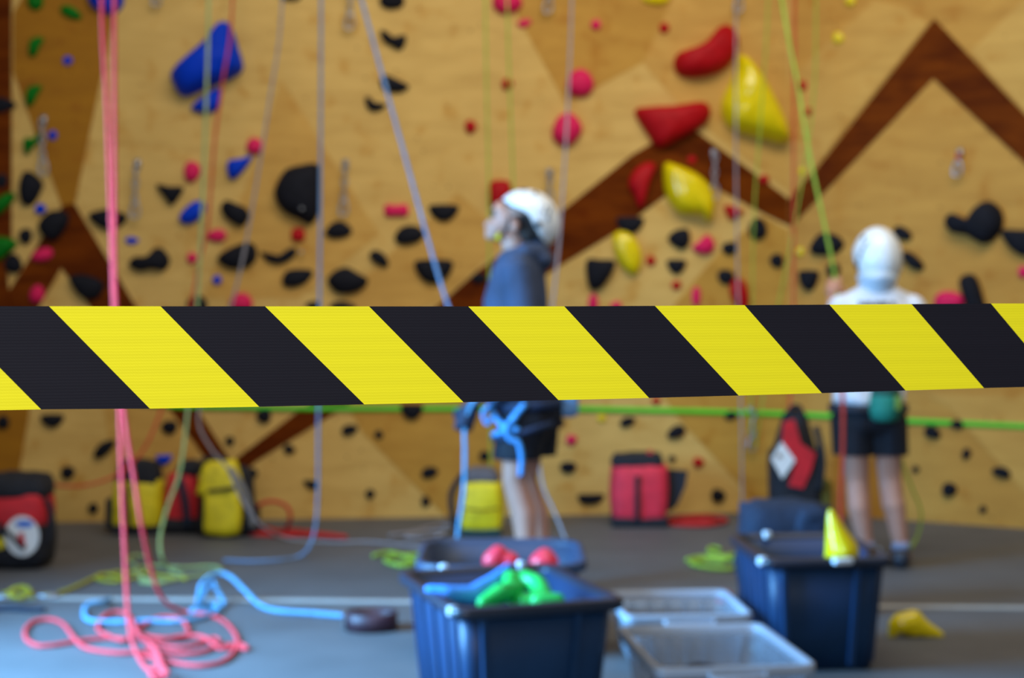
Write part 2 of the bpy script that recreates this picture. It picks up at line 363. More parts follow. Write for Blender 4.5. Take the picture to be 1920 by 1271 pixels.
HOLDS = [
 # left edge and green line
 ('green hold cut off by the top edge, nearest the dark left post', 'green', E(67, 3, 32, 34)),
 ('green hold slanting down right near top left corner', 'green', E(133, 24, 44, 22, 25)),
 ('green hold below the top green pair, first of three in a column', 'green', [(54, 98), (57, 76), (74, 69), (83, 75), (75, 89), (68, 105), (57, 107)]),
 ('small round blue hold on amber triangle, upper one', 'blue', E(127, 114, 18, 18)),
 ('green hold in the middle of the left column of three', 'green', [(48, 186), (52, 166), (68, 160), (80, 163), (72, 178), (63, 196), (52, 200)]),
 ('green wedge hold at bottom of the column, left of hanging quickdraw', 'green', [(44, 270), (48, 258), (62, 260), (75, 250), (74, 264), (60, 280), (52, 292), (46, 284)]),
 ('small round blue hold beside the leftmost quickdraw', 'blue', E(99, 254, 18, 18)),
 ('black hold on the dark left post beside the green column', 'black', [(-14, 185), (8, 183), (24, 190), (31, 198), (20, 208), (4, 214), (-14, 210)]),
 ('large round blue hold cut by the top edge behind coral ropes', 'blue', E(200, -8, 68, 72)),
 ('huge blue slab hold with rounded corners, largest blue one', 'blue', [(321, 138), (350, 109), (385, 78), (408, 48), (425, 43), (437, 57), (448, 92), (457, 125), (447, 141), (415, 156), (380, 169), (350, 182), (335, 175), (326, 158)]),
 ('blue hold tucked just below the huge blue slab', 'blue', [(358, 203), (375, 186), (400, 170), (414, 167), (416, 185), (412, 202), (392, 213), (370, 210)]),
 ('dark pink hold above the blue wedge, left of the grey rope', 'pink', E(478, 275, 34, 32)),
 ('pink oval hold above the black wedge near red rope', 'pink', E(360, 322, 32, 40)),
 ('blue wedge hold below the dark pink one', 'blue', [(427, 303), (450, 298), (473, 293), (465, 310), (450, 328), (437, 337), (427, 328)]),
 ('black flat-topped wedge hold below the pink oval', 'black', [(293, 346), (318, 350), (344, 351), (338, 368), (322, 385), (308, 370)]),
 ('blue drop-shaped hold behind the green rope', 'blue', [(335, 410), (348, 390), (368, 377), (384, 380), (385, 396), (372, 413), (350, 421)]),
 ('black slanted hold right of the blue drop', 'black', [(414, 388), (424, 376), (445, 383), (463, 392), (467, 408), (455, 425), (438, 420), (420, 405)]),
 ('pink oval hold below slanted black hold beside red rope', 'pink', E(407, 442, 38, 24)),
 ('black half-moon hold crossed by the coral ropes', 'black', [(166, 404), (180, 396), (205, 393), (237, 403), (232, 420), (207, 432), (180, 422)]),
 ('small flat blue hold under the second quickdraw chain', 'blue', E(247, 451, 26, 14)),
 ('black bone-shaped hold left of the red rope', 'black', [(241, 494), (252, 482), (274, 481), (288, 468), (300, 464), (313, 475), (319, 492), (307, 508), (285, 505), (262, 509), (246, 502)]),
 ('small pink hold between green rope and bone-shaped hold', 'pink', E(360, 484, 20, 22)),
 ('large black hold crossed by the thin grey rope', 'black', [(407, 485), (430, 466), (465, 454), (481, 466), (480, 488), (460, 503), (428, 503)]),
 ('small round blue hold right above the belt, under large black hold', 'blue', E(407, 525, 18, 18)),
 ('dark pink hold half behind the belt below the grey rope', 'pink', E(452, 568, 46, 36)),
 ('black hold half behind the belt at the green rope', 'black', E(370, 570, 40, 32)),
 ('black upright hold right of the dark left post', 'black', [(36, 352), (44, 324), (60, 323), (81, 345), (70, 374), (56, 387), (41, 380)]),
 ('round blue hold between two black holds near the left post', 'blue', E(76, 392, 22, 20)),
 ('large black hold at the tip of the brown zigzag on the left', 'black', [(72, 422), (90, 399), (118, 395), (131, 410), (118, 438), (100, 452), (80, 442)]),
 ('small black hold left of the large one at the zigzag tip', 'black', E(48, 443, 26, 30)),
 ('pink oval hold on the left brown band', 'pink', E(80, 478, 42, 26, -15)),
 ('black hold under the lower green hold by the left edge', 'black', E(25, 495, 34, 38)),
 ('pink hold just above the belt at the far left', 'pink', E(70, 552, 28, 36, 20)),
 ('black hold on the left brown band just above the belt', 'black', [(130, 522), (150, 514), (180, 521), (196, 535), (187, 556), (165, 563), (145, 551)]),
 ('green hold at the left edge, upper of the low pair', 'green', [(-22, 392), (0, 370), (22, 361), (29, 371), (12, 395), (-6, 406)]),
 ('green hold at the left edge, lower of the low pair', 'green', [(-22, 450), (10, 444), (33, 456), (18, 476), (-6, 491)]),
 ('black hold at the left edge above the green pair', 'black', E(4, 340, 26, 32)),
 # middle left
 ('huge black rounded volume behind the vertical blue rope', 'black', [(514, 362), (520, 343), (536, 318), (565, 310), (592, 307), (603, 325), (603, 370), (598, 400), (582, 422), (560, 412), (535, 400), (520, 382)]),
 ('square red hold below the huge black volume', 'red', [(548, 430), (568, 428), (572, 448), (560, 454), (547, 450)]),
 ('black hold right of the vertical blue rope below the volume', 'black', [(609, 436), (620, 420), (640, 415), (659, 428), (656, 441), (632, 448), (613, 443)]),
 ('black crescent hold below the square red hold', 'black', [(488, 472), (500, 478), (525, 480), (544, 465), (557, 467), (553, 481), (535, 493), (513, 495), (497, 487)]),
 ('black flat-topped hold below the crescent, left of blue rope', 'black', [(529, 522), (542, 506), (586, 507), (577, 528), (552, 539), (532, 536)]),
 ('large black oval hold just right of the vertical blue rope', 'black', [(613, 526), (628, 508), (650, 501), (672, 513), (690, 524), (681, 541), (655, 551), (629, 548)]),
 ('black hold peeking above the belt left of blue rope', 'black', E(588, 573, 30, 18)),
 ('black flat hold peeking above the belt right of blue rope', 'black', E(642, 576, 52, 22)),
 ('pink rectangular hold left of the diagonal blue rope', 'pink', [(722, 384), (742, 385), (763, 384), (765, 404), (742, 406), (722, 405)]),
 ('black half-moon hold right of diagonal rope, above the others', 'black', half(832, 399, 56, 32)),
 ('black oval hold touching the diagonal blue rope', 'black', E(767, 441, 56, 36, -8)),
 ('small black slanted hold between two large black holds', 'black', E(711, 485, 42, 24, 40)),
 ('wide black half-moon hold crossed by the diagonal blue rope', 'black', half(813, 509, 72, 46)),
 ('black hold touching the front of the blue jacket', 'black', E(898, 522, 30, 22)),
 ('red square hold right behind the face of the helmeted climber', 'red', [(916, 344), (954, 340), (957, 372), (950, 388), (920, 387)]),
 ('round black hold at the top edge, right of the diagonal rope', 'black', E(735, 0, 46, 38)),
 ('black hold barely showing at the top edge by the grey rope', 'black', E(545, -6, 42, 18)),
 ('black hooked hold below the round one at the top', 'black', [(713, 57), (722, 60), (735, 71), (748, 71), (761, 67), (759, 85), (750, 94), (735, 87), (718, 76)]),
 ('black pointed hold touched by the diagonal rope high up', 'black', [(712, 152), (722, 140), (745, 150), (767, 162), (756, 172), (735, 173), (717, 166)]),
 ('small black curved hold left of diagonal rope, lowest of upper four', 'black', [(684, 184), (692, 182), (702, 192), (724, 196), (716, 206), (699, 209), (688, 201)]),
 ('pink hold cut by the top edge behind thin green rope', 'pink', E(950, 5, 56, 44)),
 ('small red oval hold left of the thin green ropes', 'red', E(882, 238, 22, 26)),
 ('small red hold right under the pink one at the top', 'red', E(951, 158, 22, 22)),
 # middle right
 ('flat pink hold right of the pink one at the top edge', 'pink', E(983, 44, 26, 16, -15)),
 ('small magenta hold high on the honey triangle', 'pink', E(1117, 47, 20, 20)),
 ('small red hold left above the big red bean', 'red', E(1245, 53, 20, 20)),
 ('yellow hold barely showing at the top edge', 'yellow', E(1230, -4, 56, 28)),
 ('big red bean-shaped hold, highest of the large red ones', 'red', [(1262, 120), (1270, 101), (1298, 92), (1325, 77), (1345, 53), (1366, 49), (1383, 72), (1379, 100), (1362, 128), (1330, 143), (1295, 147), (1270, 140)]),
 ('round pink hold beside the grey rope, upper of two', 'pink', E(1087, 157, 50, 54)),
 ('round pink hold behind the grey rope, lower of two', 'pink', [(1035, 250), (1044, 222), (1068, 211), (1086, 228), (1091, 245), (1081, 263), (1062, 276), (1041, 266)]),
 ('big red triangular hold at the zigzag peak', 'red', [(1189, 210), (1212, 202), (1262, 199), (1312, 192), (1328, 200), (1331, 216), (1318, 237), (1272, 262), (1234, 278), (1214, 254)]),
 ('huge glossy yellow hold tapering upward, largest on the wall', 'yellow', [(1382, 106), (1400, 111), (1425, 145), (1450, 190), (1468, 230), (1477, 258), (1470, 271), (1440, 264), (1392, 251), (1358, 231), (1351, 192), (1365, 160), (1377, 130)]),
 ('tiny red hold on the brown zigzag peak', 'red', E(1297, 300, 18, 16)),
 ('red hook-shaped hold on the brown band', 'red', [(1177, 346), (1189, 319), (1213, 304), (1229, 311), (1217, 344), (1207, 384), (1197, 392), (1187, 367)]),
 ('large yellow hold at the zigzag peak with pointed tail', 'yellow', [(1243, 313), (1256, 306), (1300, 324), (1325, 345), (1336, 374), (1337, 405), (1327, 418), (1316, 406), (1281, 403), (1262, 390), (1246, 361)]),
 ('black flat hold directly above the yellow oval', 'black', half(1181, 422, 52, 32)),
 ('yellow oval hold under the black flat one', 'yellow', [(1149, 441), (1172, 434), (1194, 453), (1203, 488), (1192, 516), (1172, 507), (1155, 481)]),
 ('black four-cornered hold left of the yellow oval', 'black', [(1099, 489), (1125, 487), (1152, 489), (1148, 510), (1126, 541), (1104, 539)]),
 ('black hold right of the yellow oval touching the dark pink one', 'black', [(1252, 446), (1265, 432), (1289, 430), (1293, 455), (1279, 468), (1260, 459)]),
 ('dark pink pointed hold between black holds', 'pink', [(1297, 464), (1310, 453), (1326, 440), (1340, 459), (1331, 476), (1310, 476)]),
 ('black round hold right of the dark pink pointed one', 'black', E(1367, 466, 28, 26)),
 ('black round hold below the zigzag valley', 'black', E(1420, 430, 36, 40)),
 ('red triangular hold below the yellow tail on the right', 'red', [(1357, 387), (1372, 386), (1394, 398), (1371, 413), (1362, 402)]),
 ('small red hold right of the yellow oval', 'red', E(1220, 489, 18, 20)),
 ('black half-moon hold below the dark pink pointed one', 'black', half(1268, 500, 36, 28)),
 ('small red hold under the black half-moon', 'red', E(1268, 535, 18, 18)),
 ('black hold above the tall red one', 'black', E(1360, 519, 32, 28)),
 ('upright pink hold above the belt left of the tall red one', 'pink', E(1305, 556, 18, 38)),
 ('pink hold half behind the belt under four-cornered black hold', 'pink', E(1112, 568, 20, 34)),
 ('small pink hold barely above the belt under the yellow oval', 'pink', E(1155, 574, 22, 18)),
 ('tall red hold half behind the belt', 'red', E(1386, 552, 34, 66, -12)),
 ('small dark red hold on the brown band near its valley', 'red', E(1432, 337, 20, 18)),
 # right
 ('black round hold left of the corner seam', 'black', E(1456, 489, 26, 28)),
 ('large black hold behind the lime rope', 'black', [(1519, 466), (1535, 440), (1555, 437), (1575, 445), (1583, 461), (1566, 476), (1531, 479)]),
 ('black hold with flat top below the large one', 'black', half(1517, 526, 38, 40)),
 ('black hold behind the raised hand', 'black', E(1563, 506, 28, 26)),
 ('small yellow hold beside the lime rope on the right wall', 'yellow', E(1505, 322, 14, 16)),
 ('small yellow hold beside the black flat-topped one', 'yellow', E(1500, 472, 14, 18)),
 ('small yellow hold at the top edge on the right wall', 'yellow', E(1595, 2, 20, 20)),
 ('small yellow hold below the one at the top edge', 'yellow', E(1572, 72, 22, 22)),
 ('small dark red hold right of the lime rope, upper of two', 'red', E(1505, 161, 18, 20)),
 ('small dark red hold right of the lime rope, lower of two', 'red', E(1518, 210, 16, 16)),
 ('black hold right beside the top of the second helmet', 'black', E(1692, 438, 38, 24, 25)),
 ('black sausage-shaped hold right of the second helmet', 'black', E(1712, 490, 48, 24, 40)),
 ('big black double-lobed hold on the far right', 'black', [(1771, 417), (1782, 401), (1798, 405), (1812, 416), (1830, 389), (1855, 377), (1879, 395), (1881, 425), (1863, 451), (1840, 458), (1812, 441), (1784, 436)]),
 ('black hold cut off by the right edge beside the double-lobed one', 'black', [(1877, 433), (1905, 431), (1960, 438), (1950, 478), (1916, 480), (1890, 461)]),
 ('black upright hold half behind the belt at the right', 'black', [(1799, 526), (1814, 514), (1831, 520), (1845, 560), (1849, 592), (1822, 595), (1808, 560)]),
 ('pink hold half behind the belt next to the black upright one', 'pink', E(1780, 566, 58, 42)),
 ('pink hold at the right edge above the belt', 'pink', E(1919, 510, 20, 24)),
 # under the belt
 ('black flat-topped hold just under the belt, second from left', 'black', half(98, 789, 44, 26)),
 ('black hold at the left edge just under the belt', 'black', E(6, 792, 24, 28)),
 ('black drop-shaped hold left of the coral ropes under the belt', 'black', [(175, 851), (189, 831), (214, 824), (214, 837), (196, 856), (181, 859)]),
 ('black hold above the red bag with white patch', 'black', E(127, 886, 26, 26, -20)),
 ('small black hold close to the floor left of coral ropes', 'black', E(175, 953, 20, 20)),
 ('black round hold left of the green rope under the belt', 'black', E(318, 801, 32, 26)),
 ('blue wedge hold above the yellow bag', 'blue', [(292, 855), (307, 853), (322, 853), (320, 864), (307, 873), (297, 867)]),
 ('small black hold right of the brown band under the belt', 'black', E(431, 827, 18, 18)),
 ('small black hold right above the yellow backpack', 'black', E(472, 887, 22, 20)),
 ('black square hold under the belt left of rising brown band', 'black', E(495, 780, 28, 28)),
 ('small black hold under the rising brown band', 'black', E(542, 842, 22, 18, 20)),
 ('black triangular hold beside the hanging blue rope', 'black', [(568, 902), (582, 900), (597, 904), (594, 914), (582, 917)]),
 ('black oval hold right of the rising brown band', 'black', E(655, 806, 32, 20, -12)),
 ('small black hold between brown band and honey panel, below the belt', 'black', E(710, 815, 17, 17)),
 ('black half-moon hold under the green tape near belt edge', 'black', half(772, 772, 42, 30)),
 ('tiny black hold low in the middle of the pale panel', 'black', E(694, 926, 18, 18)),
 ('black slanted hold left of the hanging brake rope', 'black', E(805, 886, 32, 22, -15)),
 ('small black hold low, left of the brake rope', 'black', E(798, 940, 18, 20)),
 ('small black hold beside the bare knee', 'black', E(908, 855, 20, 20)),
 ('small red hold between belt and green tape', 'red', E(1230, 751, 18, 14)),
 ('small yellow hold under the green tape', 'yellow', E(1128, 784, 16, 14)),
 ('black slanted hold under green tape above the red bag', 'black', E(1176, 791, 30, 19, -22)),
 ('larger black slanted hold under green tape, above the flap of the red bag', 'black', E(1268, 810, 36, 24, -28)),
 ('pink round hold right of the navy shorts', 'pink', E(1071, 825, 20, 20)),
 ('black oval hold right of the bare legs, under a pink one', 'black', E(1065, 876, 32, 22)),
 ('tiny black hold right above the red bag', 'black', E(1215, 854, 13, 13)),
 ('tiny black hold above the flap of the red bag', 'black', E(1260, 860, 14, 13)),
 ('small red hold right of the red bag', 'red', E(1309, 867, 20, 20)),
 ('black flat-topped hold low, left of the red bag', 'black', [(1083, 928), (1108, 926), (1132, 927), (1128, 939), (1112, 946), (1090, 944)]),
 ('black round hold low, right of the red bag', 'black', E(1346, 929, 27, 26)),
 ('black hold touching the green tape right of centre', 'black', E(1370, 779, 24, 18, -15)),
 ('black hold just below the green tape, right of navy shorts', 'black', E(1748, 811, 32, 24, 25)),
 ('black hold overlapping the green tape on the right', 'black', E(1795, 796, 27, 18)),
 ('small black upright hold below the green tape on right wall', 'black', E(1812, 851, 17, 22, 15)),
 ('tiny black hold right of the bare legs', 'black', E(1717, 880, 13, 14)),
 ('black oval hold lowest at the right edge', 'black', E(1878, 886, 36, 22, 15)),
 ('black round hold low on the right wall', 'black', E(1780, 918, 28, 28)),
 ('tiny black hold nearest the floor on the right', 'black', E(1843, 955, 14, 15)),
]
for h in HOLDS: hold(*h, bolt=('huge black' in h[0]))

# ------------------------------------------------------------------ quickdraws and chains on the wall
def link_geo(c, axis, side, L, W, r):
    pts = []
    for i in range(12):
        t = 2 * math.pi * i / 12; pts.append(c + axis * (L / 2 * math.sin(t)) + side * (W / 2 * math.cos(t)))
    return tube_geo(pts, r, 5, True)
def draw(label, x0, y0, x1, y1, colour=None):
    s = 'l' if (x0 + x1) / 2 < 1478 else 'r'; N, U = (NL, UL) if s == 'l' else (NR, UR)
    a = onwall(x0, y0, s) + N * 0.05; b = onwall(x1, y1, s) + N * 0.05
    t = thing('quickdraw', label, 'quickdraw', a - N * 0.05, group='quickdraws on the climbing wall')
    ax = (b - a).normalized(); L = (b - a).length; sd_ = U
    base = a - N * 0.05
    rb = [base + U * dx + Vector((0, 0, dz)) for dx, dz in ((-.018, .03), (.018, .03), (.018, -.02), (-.018, -.02))]
    mesh('bolt_hanger', rb + [p + N * 0.012 for p in rb] , [(0, 1, 2, 3), (4, 5, 6, 7), (0, 1, 5, 4), (1, 2, 6, 5), (2, 3, 7, 6), (3, 0, 4, 7)], STEEL, t)
    tube('bolt', [base, base + N * 0.06], 0.008, STEEL, t, sides=6)
    carab = 0.085; n = max(2, int((L - carab) / 0.042)); step = (L - carab) / n
    if colour:
        tube('sling', [a, a + ax * (L - carab)], 0.012, colour, t, flat=(N, 0.35))
    else:
        for i in range(n):
            v, f = link_geo(a + ax * (step * (i + 0.5)), ax, sd_ if i % 2 == 0 else N, step * 1.28, 0.028, 0.0055)
            mesh('chain_link', v, f, STEEL, t)
    c = a + ax * (L - carab / 2)
    pts = [c + ax * y + sd_ * x for y, x in ((-.045, -.005), (-.04, .016), (-.01, .026), (.03, .026), (.045, .008), (.042, -.016), (.02, -.024), (-.02, -.018))]
    tube('carabiner', pts, 0.0065, STEEL, t, sides=6, closed=True, smoothn=3)
    tube('gate', [pts[5], pts[7]], 0.004, STEEL, t, sides=6)
draw('steel chain quickdraw on the amber triangle, leftmost one', 82, 226, 84, 328)
draw('steel chain quickdraw right of the coral ropes', 258, 308, 254, 408)
draw('steel chain quickdraw right of the huge black volume', 648, 308, 643, 403)
draw('steel quickdraw at the top edge left of the diagonal rope', 660, -40, 654, 56)
draw('short steel quickdraw at the top edge left of the blue slab hold', 300, -60, 294, 12)
draw('steel quickdraw at the top edge beside the grey rope', 1032, -60, 1024, 26)
draw('steel quickdraw with dark sling above the yellow hold', 1382, -60, 1380, 24, FABN)
draw('steel quickdraw right of the large yellow hold', 1338, 288, 1335, 372)
draw('quickdraw with a red sling on the right wall', 1800, 288, 1797, 330, FABR)
draw('steel quickdraw end under the green tape', 1408, 770, 1405, 842)
draw('short steel quickdraw above the first helmet', 1030, 325, 1026, 385)

# ------------------------------------------------------------------ green tape along the foot of the wall
GT = [(60, 715, 'l'), (200, 742, 'l'), (330, 757, 'l'), (600, 761, 'l'), (860, 761, 'l'), (1100, 762, 'l'), (1300, 766, 'l'), (1478, 771, 'l'), (1560, 775, 'r'), (1700, 784, 'r'), (1920, 794, 'r'), (2150, 806, 'r')]
vs, fs = [], []
for i, (x, y, s) in enumerate(GT):
    N = NL if s == 'l' else NR; p = onwall(x, y, s); q = onwall(x, y + 10, s)
    q.x, q.y = p.x, p.y
    vs += [p + N * 0.012, q + N * 0.012, q + N * 0.0095, p + N * 0.0095]
for i in range(len(GT) - 1):
    for k in range(4): fs.append((i * 4 + k, i * 4 + (k + 1) % 4, i * 4 + 4 + (k + 1) % 4, i * 4 + 4 + k))
props(mesh('barrier_tape', vs, fs, mat('green_tape', (70, 205, 20), 0.5, 0.06), origin=onwall(960, 765)), 'bright green tape stretched along the foot of the climbing wall', 'tape')

# ------------------------------------------------------------------ ropes
def ropemat(name, rgb): 
    m = mat('rope_' + name, rgb, 0.8, 0.22, 90, 0.4, 400); return m
RC = ropemat('coral', (240, 66, 72)); RB = ropemat('blue', (96, 160, 200)); RG = ropemat('pale_green', (160, 178, 110)); RO = ropemat('olive', (168, 160, 30))
RR = ropemat('red', (200, 60, 40)); RGY = ropemat('grey', (150, 145, 150)); RLM = ropemat('lime', (150, 186, 60)); RRED = ropemat('deep_red', (190, 30, 26)); RSB = ropemat('steel_blue', (112, 138, 170))
def P3(p, r):
    if len(p) == 2: return onfloor(p[0], p[1], r)
    x, y, Y = p
    if Y is None: return onfloor(x, y, r)
    if isinstance(Y, str): return onfloor(x, y, float(Y))       # lies at this height
    return at(x, y, Y)
def rope(name, label, m, strands, r=0.0065, group='climbing ropes'):
    """strands: list of point lists (px, py[, Y]); without Y the point lies on the floor"""
    def geo(pts): return tube_geo(catmull([P3(p, r * 1.05) for p in pts], 6), r, 7)
    p0 = P3(strands[0][-1], r)
    if len(strands) == 1:
        v, f = geo(strands[0]); o = mesh(name, v, f, m, origin=(p0.x, p0.y, max(0, p0.z)))
        return props(o, label, 'rope', group)
    t = thing(name, label, 'rope', (p0.x, p0.y, 0), group=group)
    for i, s in enumerate(strands):
        v, f = geo(s); mesh('rope_strand', v, f, m, t)
    return t
yc = 6.0
rope('climbing_rope', 'doubled coral red rope hanging at left and coiled on the floor', RC, [
  [(188, -420, yc), (190, 0, yc), (200, 200, yc), (209, 450, yc), (215, 620, yc), (224, 770, yc), (228, 900, yc), (233, 1020, 5.98), (239, 1140, 5.9), (246, 1195, 5.75), (262, 1236), (285, 1262), (304, 1266)],
  [(213, -420, yc), (214, 0, yc), (215, 300, yc), (216, 520, yc), (224, 680, yc), (236, 800, yc), (252, 900, yc), (266, 990, 6.02), (284, 1070, 6.1), (305, 1122, 6.2), (340, 1146), (385, 1152), (420, 1165), (444, 1195), (440, 1220), (415, 1241), (370, 1248), (315, 1240), (255, 1226)],
  [(300, 1252), (292, 1228), (275, 1205), (258, 1192), (300, 1196), (345, 1196), (352, 1178), (336, 1160), (300, 1157), (272, 1170), (256, 1182)],
  [(256, 1182, '0.02'), (232, 1200, '0.02'), (195, 1188), (183, 1176), (196, 1154), (218, 1147), (240, 1152), (252, 1172, '0.03'), (262, 1192, '0.03'), (290, 1215, '0.03'), (305, 1245, '0.02')],
  [(250, 1200), (205, 1196), (150, 1201), (95, 1210), (62, 1208), (46, 1190), (58, 1168), (90, 1161), (118, 1170), (142, 1200, '0.02'), (165, 1216), (220, 1224), (280, 1222), (340, 1226), (380, 1222), (410, 1206), (400, 1196), (370, 1208), (330, 1214), (280, 1205)],
  [(270, 1190, '0.02'), (300, 1198, '0.02'), (350, 1192, '0.02'), (385, 1196, '0.02'), (410, 1215, '0.01'), (440, 1214), (464, 1217), (450, 1208), (420, 1210)],
  [(280, 1256), (300, 1248, '0.03'), (314, 1262, '0.03'), (296, 1276, '0.03'), (282, 1262, '0.05'), (300, 1255, '0.06'), (312, 1270, '0.05')]], r=0.0085)
rope('climbing_rope', 'pale green rope hanging left of centre into an olive heap', RG, [
  [(393, -420, 7.9), (391, 0, 7.9), (386, 200, 7.9), (376, 450, 7.9), (366, 620, 7.85), (352, 770, 7.8), (338, 880, 7.7), (316, 945, 7.6), (301, 1000, 7.5), (302, 1040, 7.4), (318, 1068), (345, 1080), (310, 1090), (268, 1084), (258, 1066), (290, 1060), (340, 1064), (400, 1062), (412, 1072), (350, 1082), (290, 1092), (262, 1090)],
  [(255, 1060), (240, 1050), (250, 1042), (275, 1045), (280, 1062), (262, 1080), (290, 1094), (330, 1086)]], r=0.0085)
rope('climbing_rope', 'olive yellow rope trailing across the floor to a knot at left', RO, [
  [(350, 1086), (310, 1080), (270, 1074), (230, 1072), (185, 1080), (150, 1096), (110, 1112), (70, 1118), (30, 1118), (5, 1112)],
  [(10, 1120), (20, 1106), (45, 1100, '0.03'), (58, 1112, '0.03'), (40, 1122, '0.03'), (18, 1114, '0.05'), (35, 1104, '0.06'), (52, 1116, '0.03')],
  [(230, 1084), (195, 1076), (180, 1084), (215, 1090), (260, 1082)]], r=0.009)
rope('climbing_rope', 'thin red rope curving down to the bag at far left', RR, [
  [(440, -420, 8.9), (436, 0, 8.8), (418, 150, 8.75), (402, 270, 8.7), (390, 420, 8.7), (372, 500, 8.7), (352, 600, 8.6), (322, 710, 8.5), (300, 775, 8.4), (272, 838, 8.3), (235, 880, 8.2), (180, 906, 8.1), (120, 912, 8.0), (70, 900, 7.85)]], r=0.0075)
rope('climbing_rope', 'thin grey rope sagging from the wall to the floor behind the blue one', RGY, [
  [(534, -420, 8.95), (529, 0, 8.85), (505, 190, 8.8), (478, 360, 8.75), (452, 500, 8.7), (420, 620, 8.65), (385, 720, 8.6), (372, 790, 8.55), (395, 840, 8.5), (428, 880, 8.4), (450, 930, 8.3), (490, 985, 8.3), (540, 1010), (620, 1016), (700, 1016), (800, 1026), (850, 1030)]], r=0.0075)
rope('climbing_rope', 'steel blue rope hanging vertically and bending onto the floor', RSB, [
  [(603, -420, 7.9), (602, 0, 7.9), (601, 300, 7.9), (599, 600, 7.9), (597, 800, 7.9), (596, 920, 7.9), (592, 985, 7.88), (580, 1025, 7.85), (558, 1044), (520, 1050), (470, 1052), (420, 1050)]], r=0.0085)
rope('climbing_rope', 'taut blue rope running diagonally up from the climber in jacket', RSB, [
  [(560, -420, 7.4), (678, 0, 7.2), (756, 280, 7.1), (840, 572, 6.95), (900, 690, 6.80), (930, 748, 6.68)]], r=0.0085)
rope('climbing_rope', 'bright blue brake rope hanging from the gloved hand', RB, [
  [(935, 745, 6.66), (905, 738, 6.66), (882, 764, 6.67), (872, 800, 6.68), (872, 850, 6.68), (870, 920, 6.68), (860, 990, 6.7), (856, 1040, 6.72), (850, 1090, 6.75), (835, 1128, 6.78)]], r=0.009)
rope('climbing_rope', 'light blue rope lying in loops on the blue floor mat', RB, [
  [(205, 1124), (190, 1128, '0.03'), (168, 1132, '0.03'), (158, 1146), (168, 1163), (220, 1166), (280, 1164), (340, 1164), (385, 1156), (410, 1144), (395, 1130), (370, 1138), (360, 1146), (400, 1142), (420, 1134), (408, 1108, '0.06'), (400, 1092, '0.08'), (385, 1108, '0.06'), (372, 1132, '0.02'), (378, 1096, '0.10'), (405, 1076, '0.12'), (430, 1080, '0.11'), (458, 1106, '0.06'), (490, 1136), (530, 1146), (590, 1150), (645, 1155)]], r=0.011)
rope('climbing_rope', 'thin green rope left of the first helmet', RLM, [[(908, -420, 8.9), (910, 0, 8.9), (913, 200, 8.9), (916, 345, 8.9), (918, 620, 8.9), (920, 900, 8.9), (922, 968, 9.0)]], r=0.006)
rope('climbing_rope', 'thin green rope right above the first helmet', RLM, [[(947, -420, 8.95), (951, 0, 8.95), (957, 200, 8.95), (962, 345, 8.95), (966, 620, 8.95), (970, 900, 8.95), (972, 968, 9.0)]], r=0.006)
rope('climbing_rope', 'grey violet rope hanging behind the jacket climber to the floor', RGY, [[(1080, -420, 8.7), (1072, 0, 8.6), (1062, 250, 8.5), (1046, 480, 8.3), (1028, 640, 8.1), (1010, 800, 7.9), (1016, 900, 7.6), (1040, 960, 7.5), (1064, 1020, 7.4), (1078, 1060)]], r=0.0075)
rope('climbing_rope', 'grey rope hanging right of the zigzag peak', RGY, [[(1380, -420, 9.2), (1380, 0, 9.2), (1380, 300, 9.2), (1384, 560, 9.2), (1390, 800, 9.2), (1392, 960, 9.3)]], r=0.006)
rope('climbing_rope', 'lime rope running up from the raised hand in white shirt', RLM, [[(1400, -420, 8.6), (1466, 0, 8.3), (1492, 140, 8.2), (1520, 300, 8.1), (1550, 440, 8.02), (1566, 524, 7.97), (1574, 600, 7.85), (1590, 690, 7.75)]], r=0.0085)
rope('climbing_rope', 'orange red rope hanging at the corner seam', RR, [[(1490, -420, 9.2), (1490, 0, 9.2), (1488, 300, 9.2), (1488, 560, 9.2), (1482, 740, 9.15), (1476, 790, 9.1)]], r=0.0075)
rope('climbing_rope', 'red rope hanging beside the leg in navy shorts', RR, [[(1572, 690, 7.45), (1580, 745, 7.38), (1580, 850, 7.4), (1576, 940, 7.4), (1580, 1020, 7.4), (1584, 1065, 7.42), (1600, 1078)]], r=0.010)
rope('climbing_rope', 'thin green rope hanging near the top right of the corner', RLM, [[(1532, -420, 9.2), (1530, 0, 9.2), (1524, 200, 9.2), (1490, 420, 9.2), (1450, 620, 9.3), (1425, 780, 9.3), (1416, 840, 9.35)]], r=0.005)
rope('climbing_rope', 'thin pale green rope left of the corner seam', RLM, [[(1446, -420, 9.3), (1440, 0, 9.3), (1428, 200, 9.3), (1414, 400, 9.3), (1410, 620, 9.3), (1408, 820, 9.35)]], r=0.005)
rope('climbing_rope', 'green rope end looping down behind the bare legs on the right', RLM, [[(1670, 760, 7.75), (1690, 860, 7.8), (1712, 920, 7.8), (1727, 960, 7.8), (1722, 1000, 7.8), (1706, 1030, 7.75), (1690, 1056)]], r=0.0065)
rope('climbing_rope', 'small lime rope heap behind the left dark bin', RLM, [[(700, 1042), (730, 1036), (760, 1044), (780, 1056), (750, 1060), (722, 1050), (748, 1042), (790, 1040), (812, 1036), (800, 1048), (770, 1052), (742, 1058)]], r=0.011)
rope('climbing_rope', 'lime rope heap beside the right dark bin', RLM, [
  [(1288, 1050), (1310, 1045), (1350, 1046), (1390, 1054), (1370, 1066), (1330, 1064), (1296, 1056), (1320, 1050), (1360, 1054)],
  [(1350, 1030), (1335, 1026), (1330, 1034), (1352, 1042), (1380, 1040)]], r=0.012)
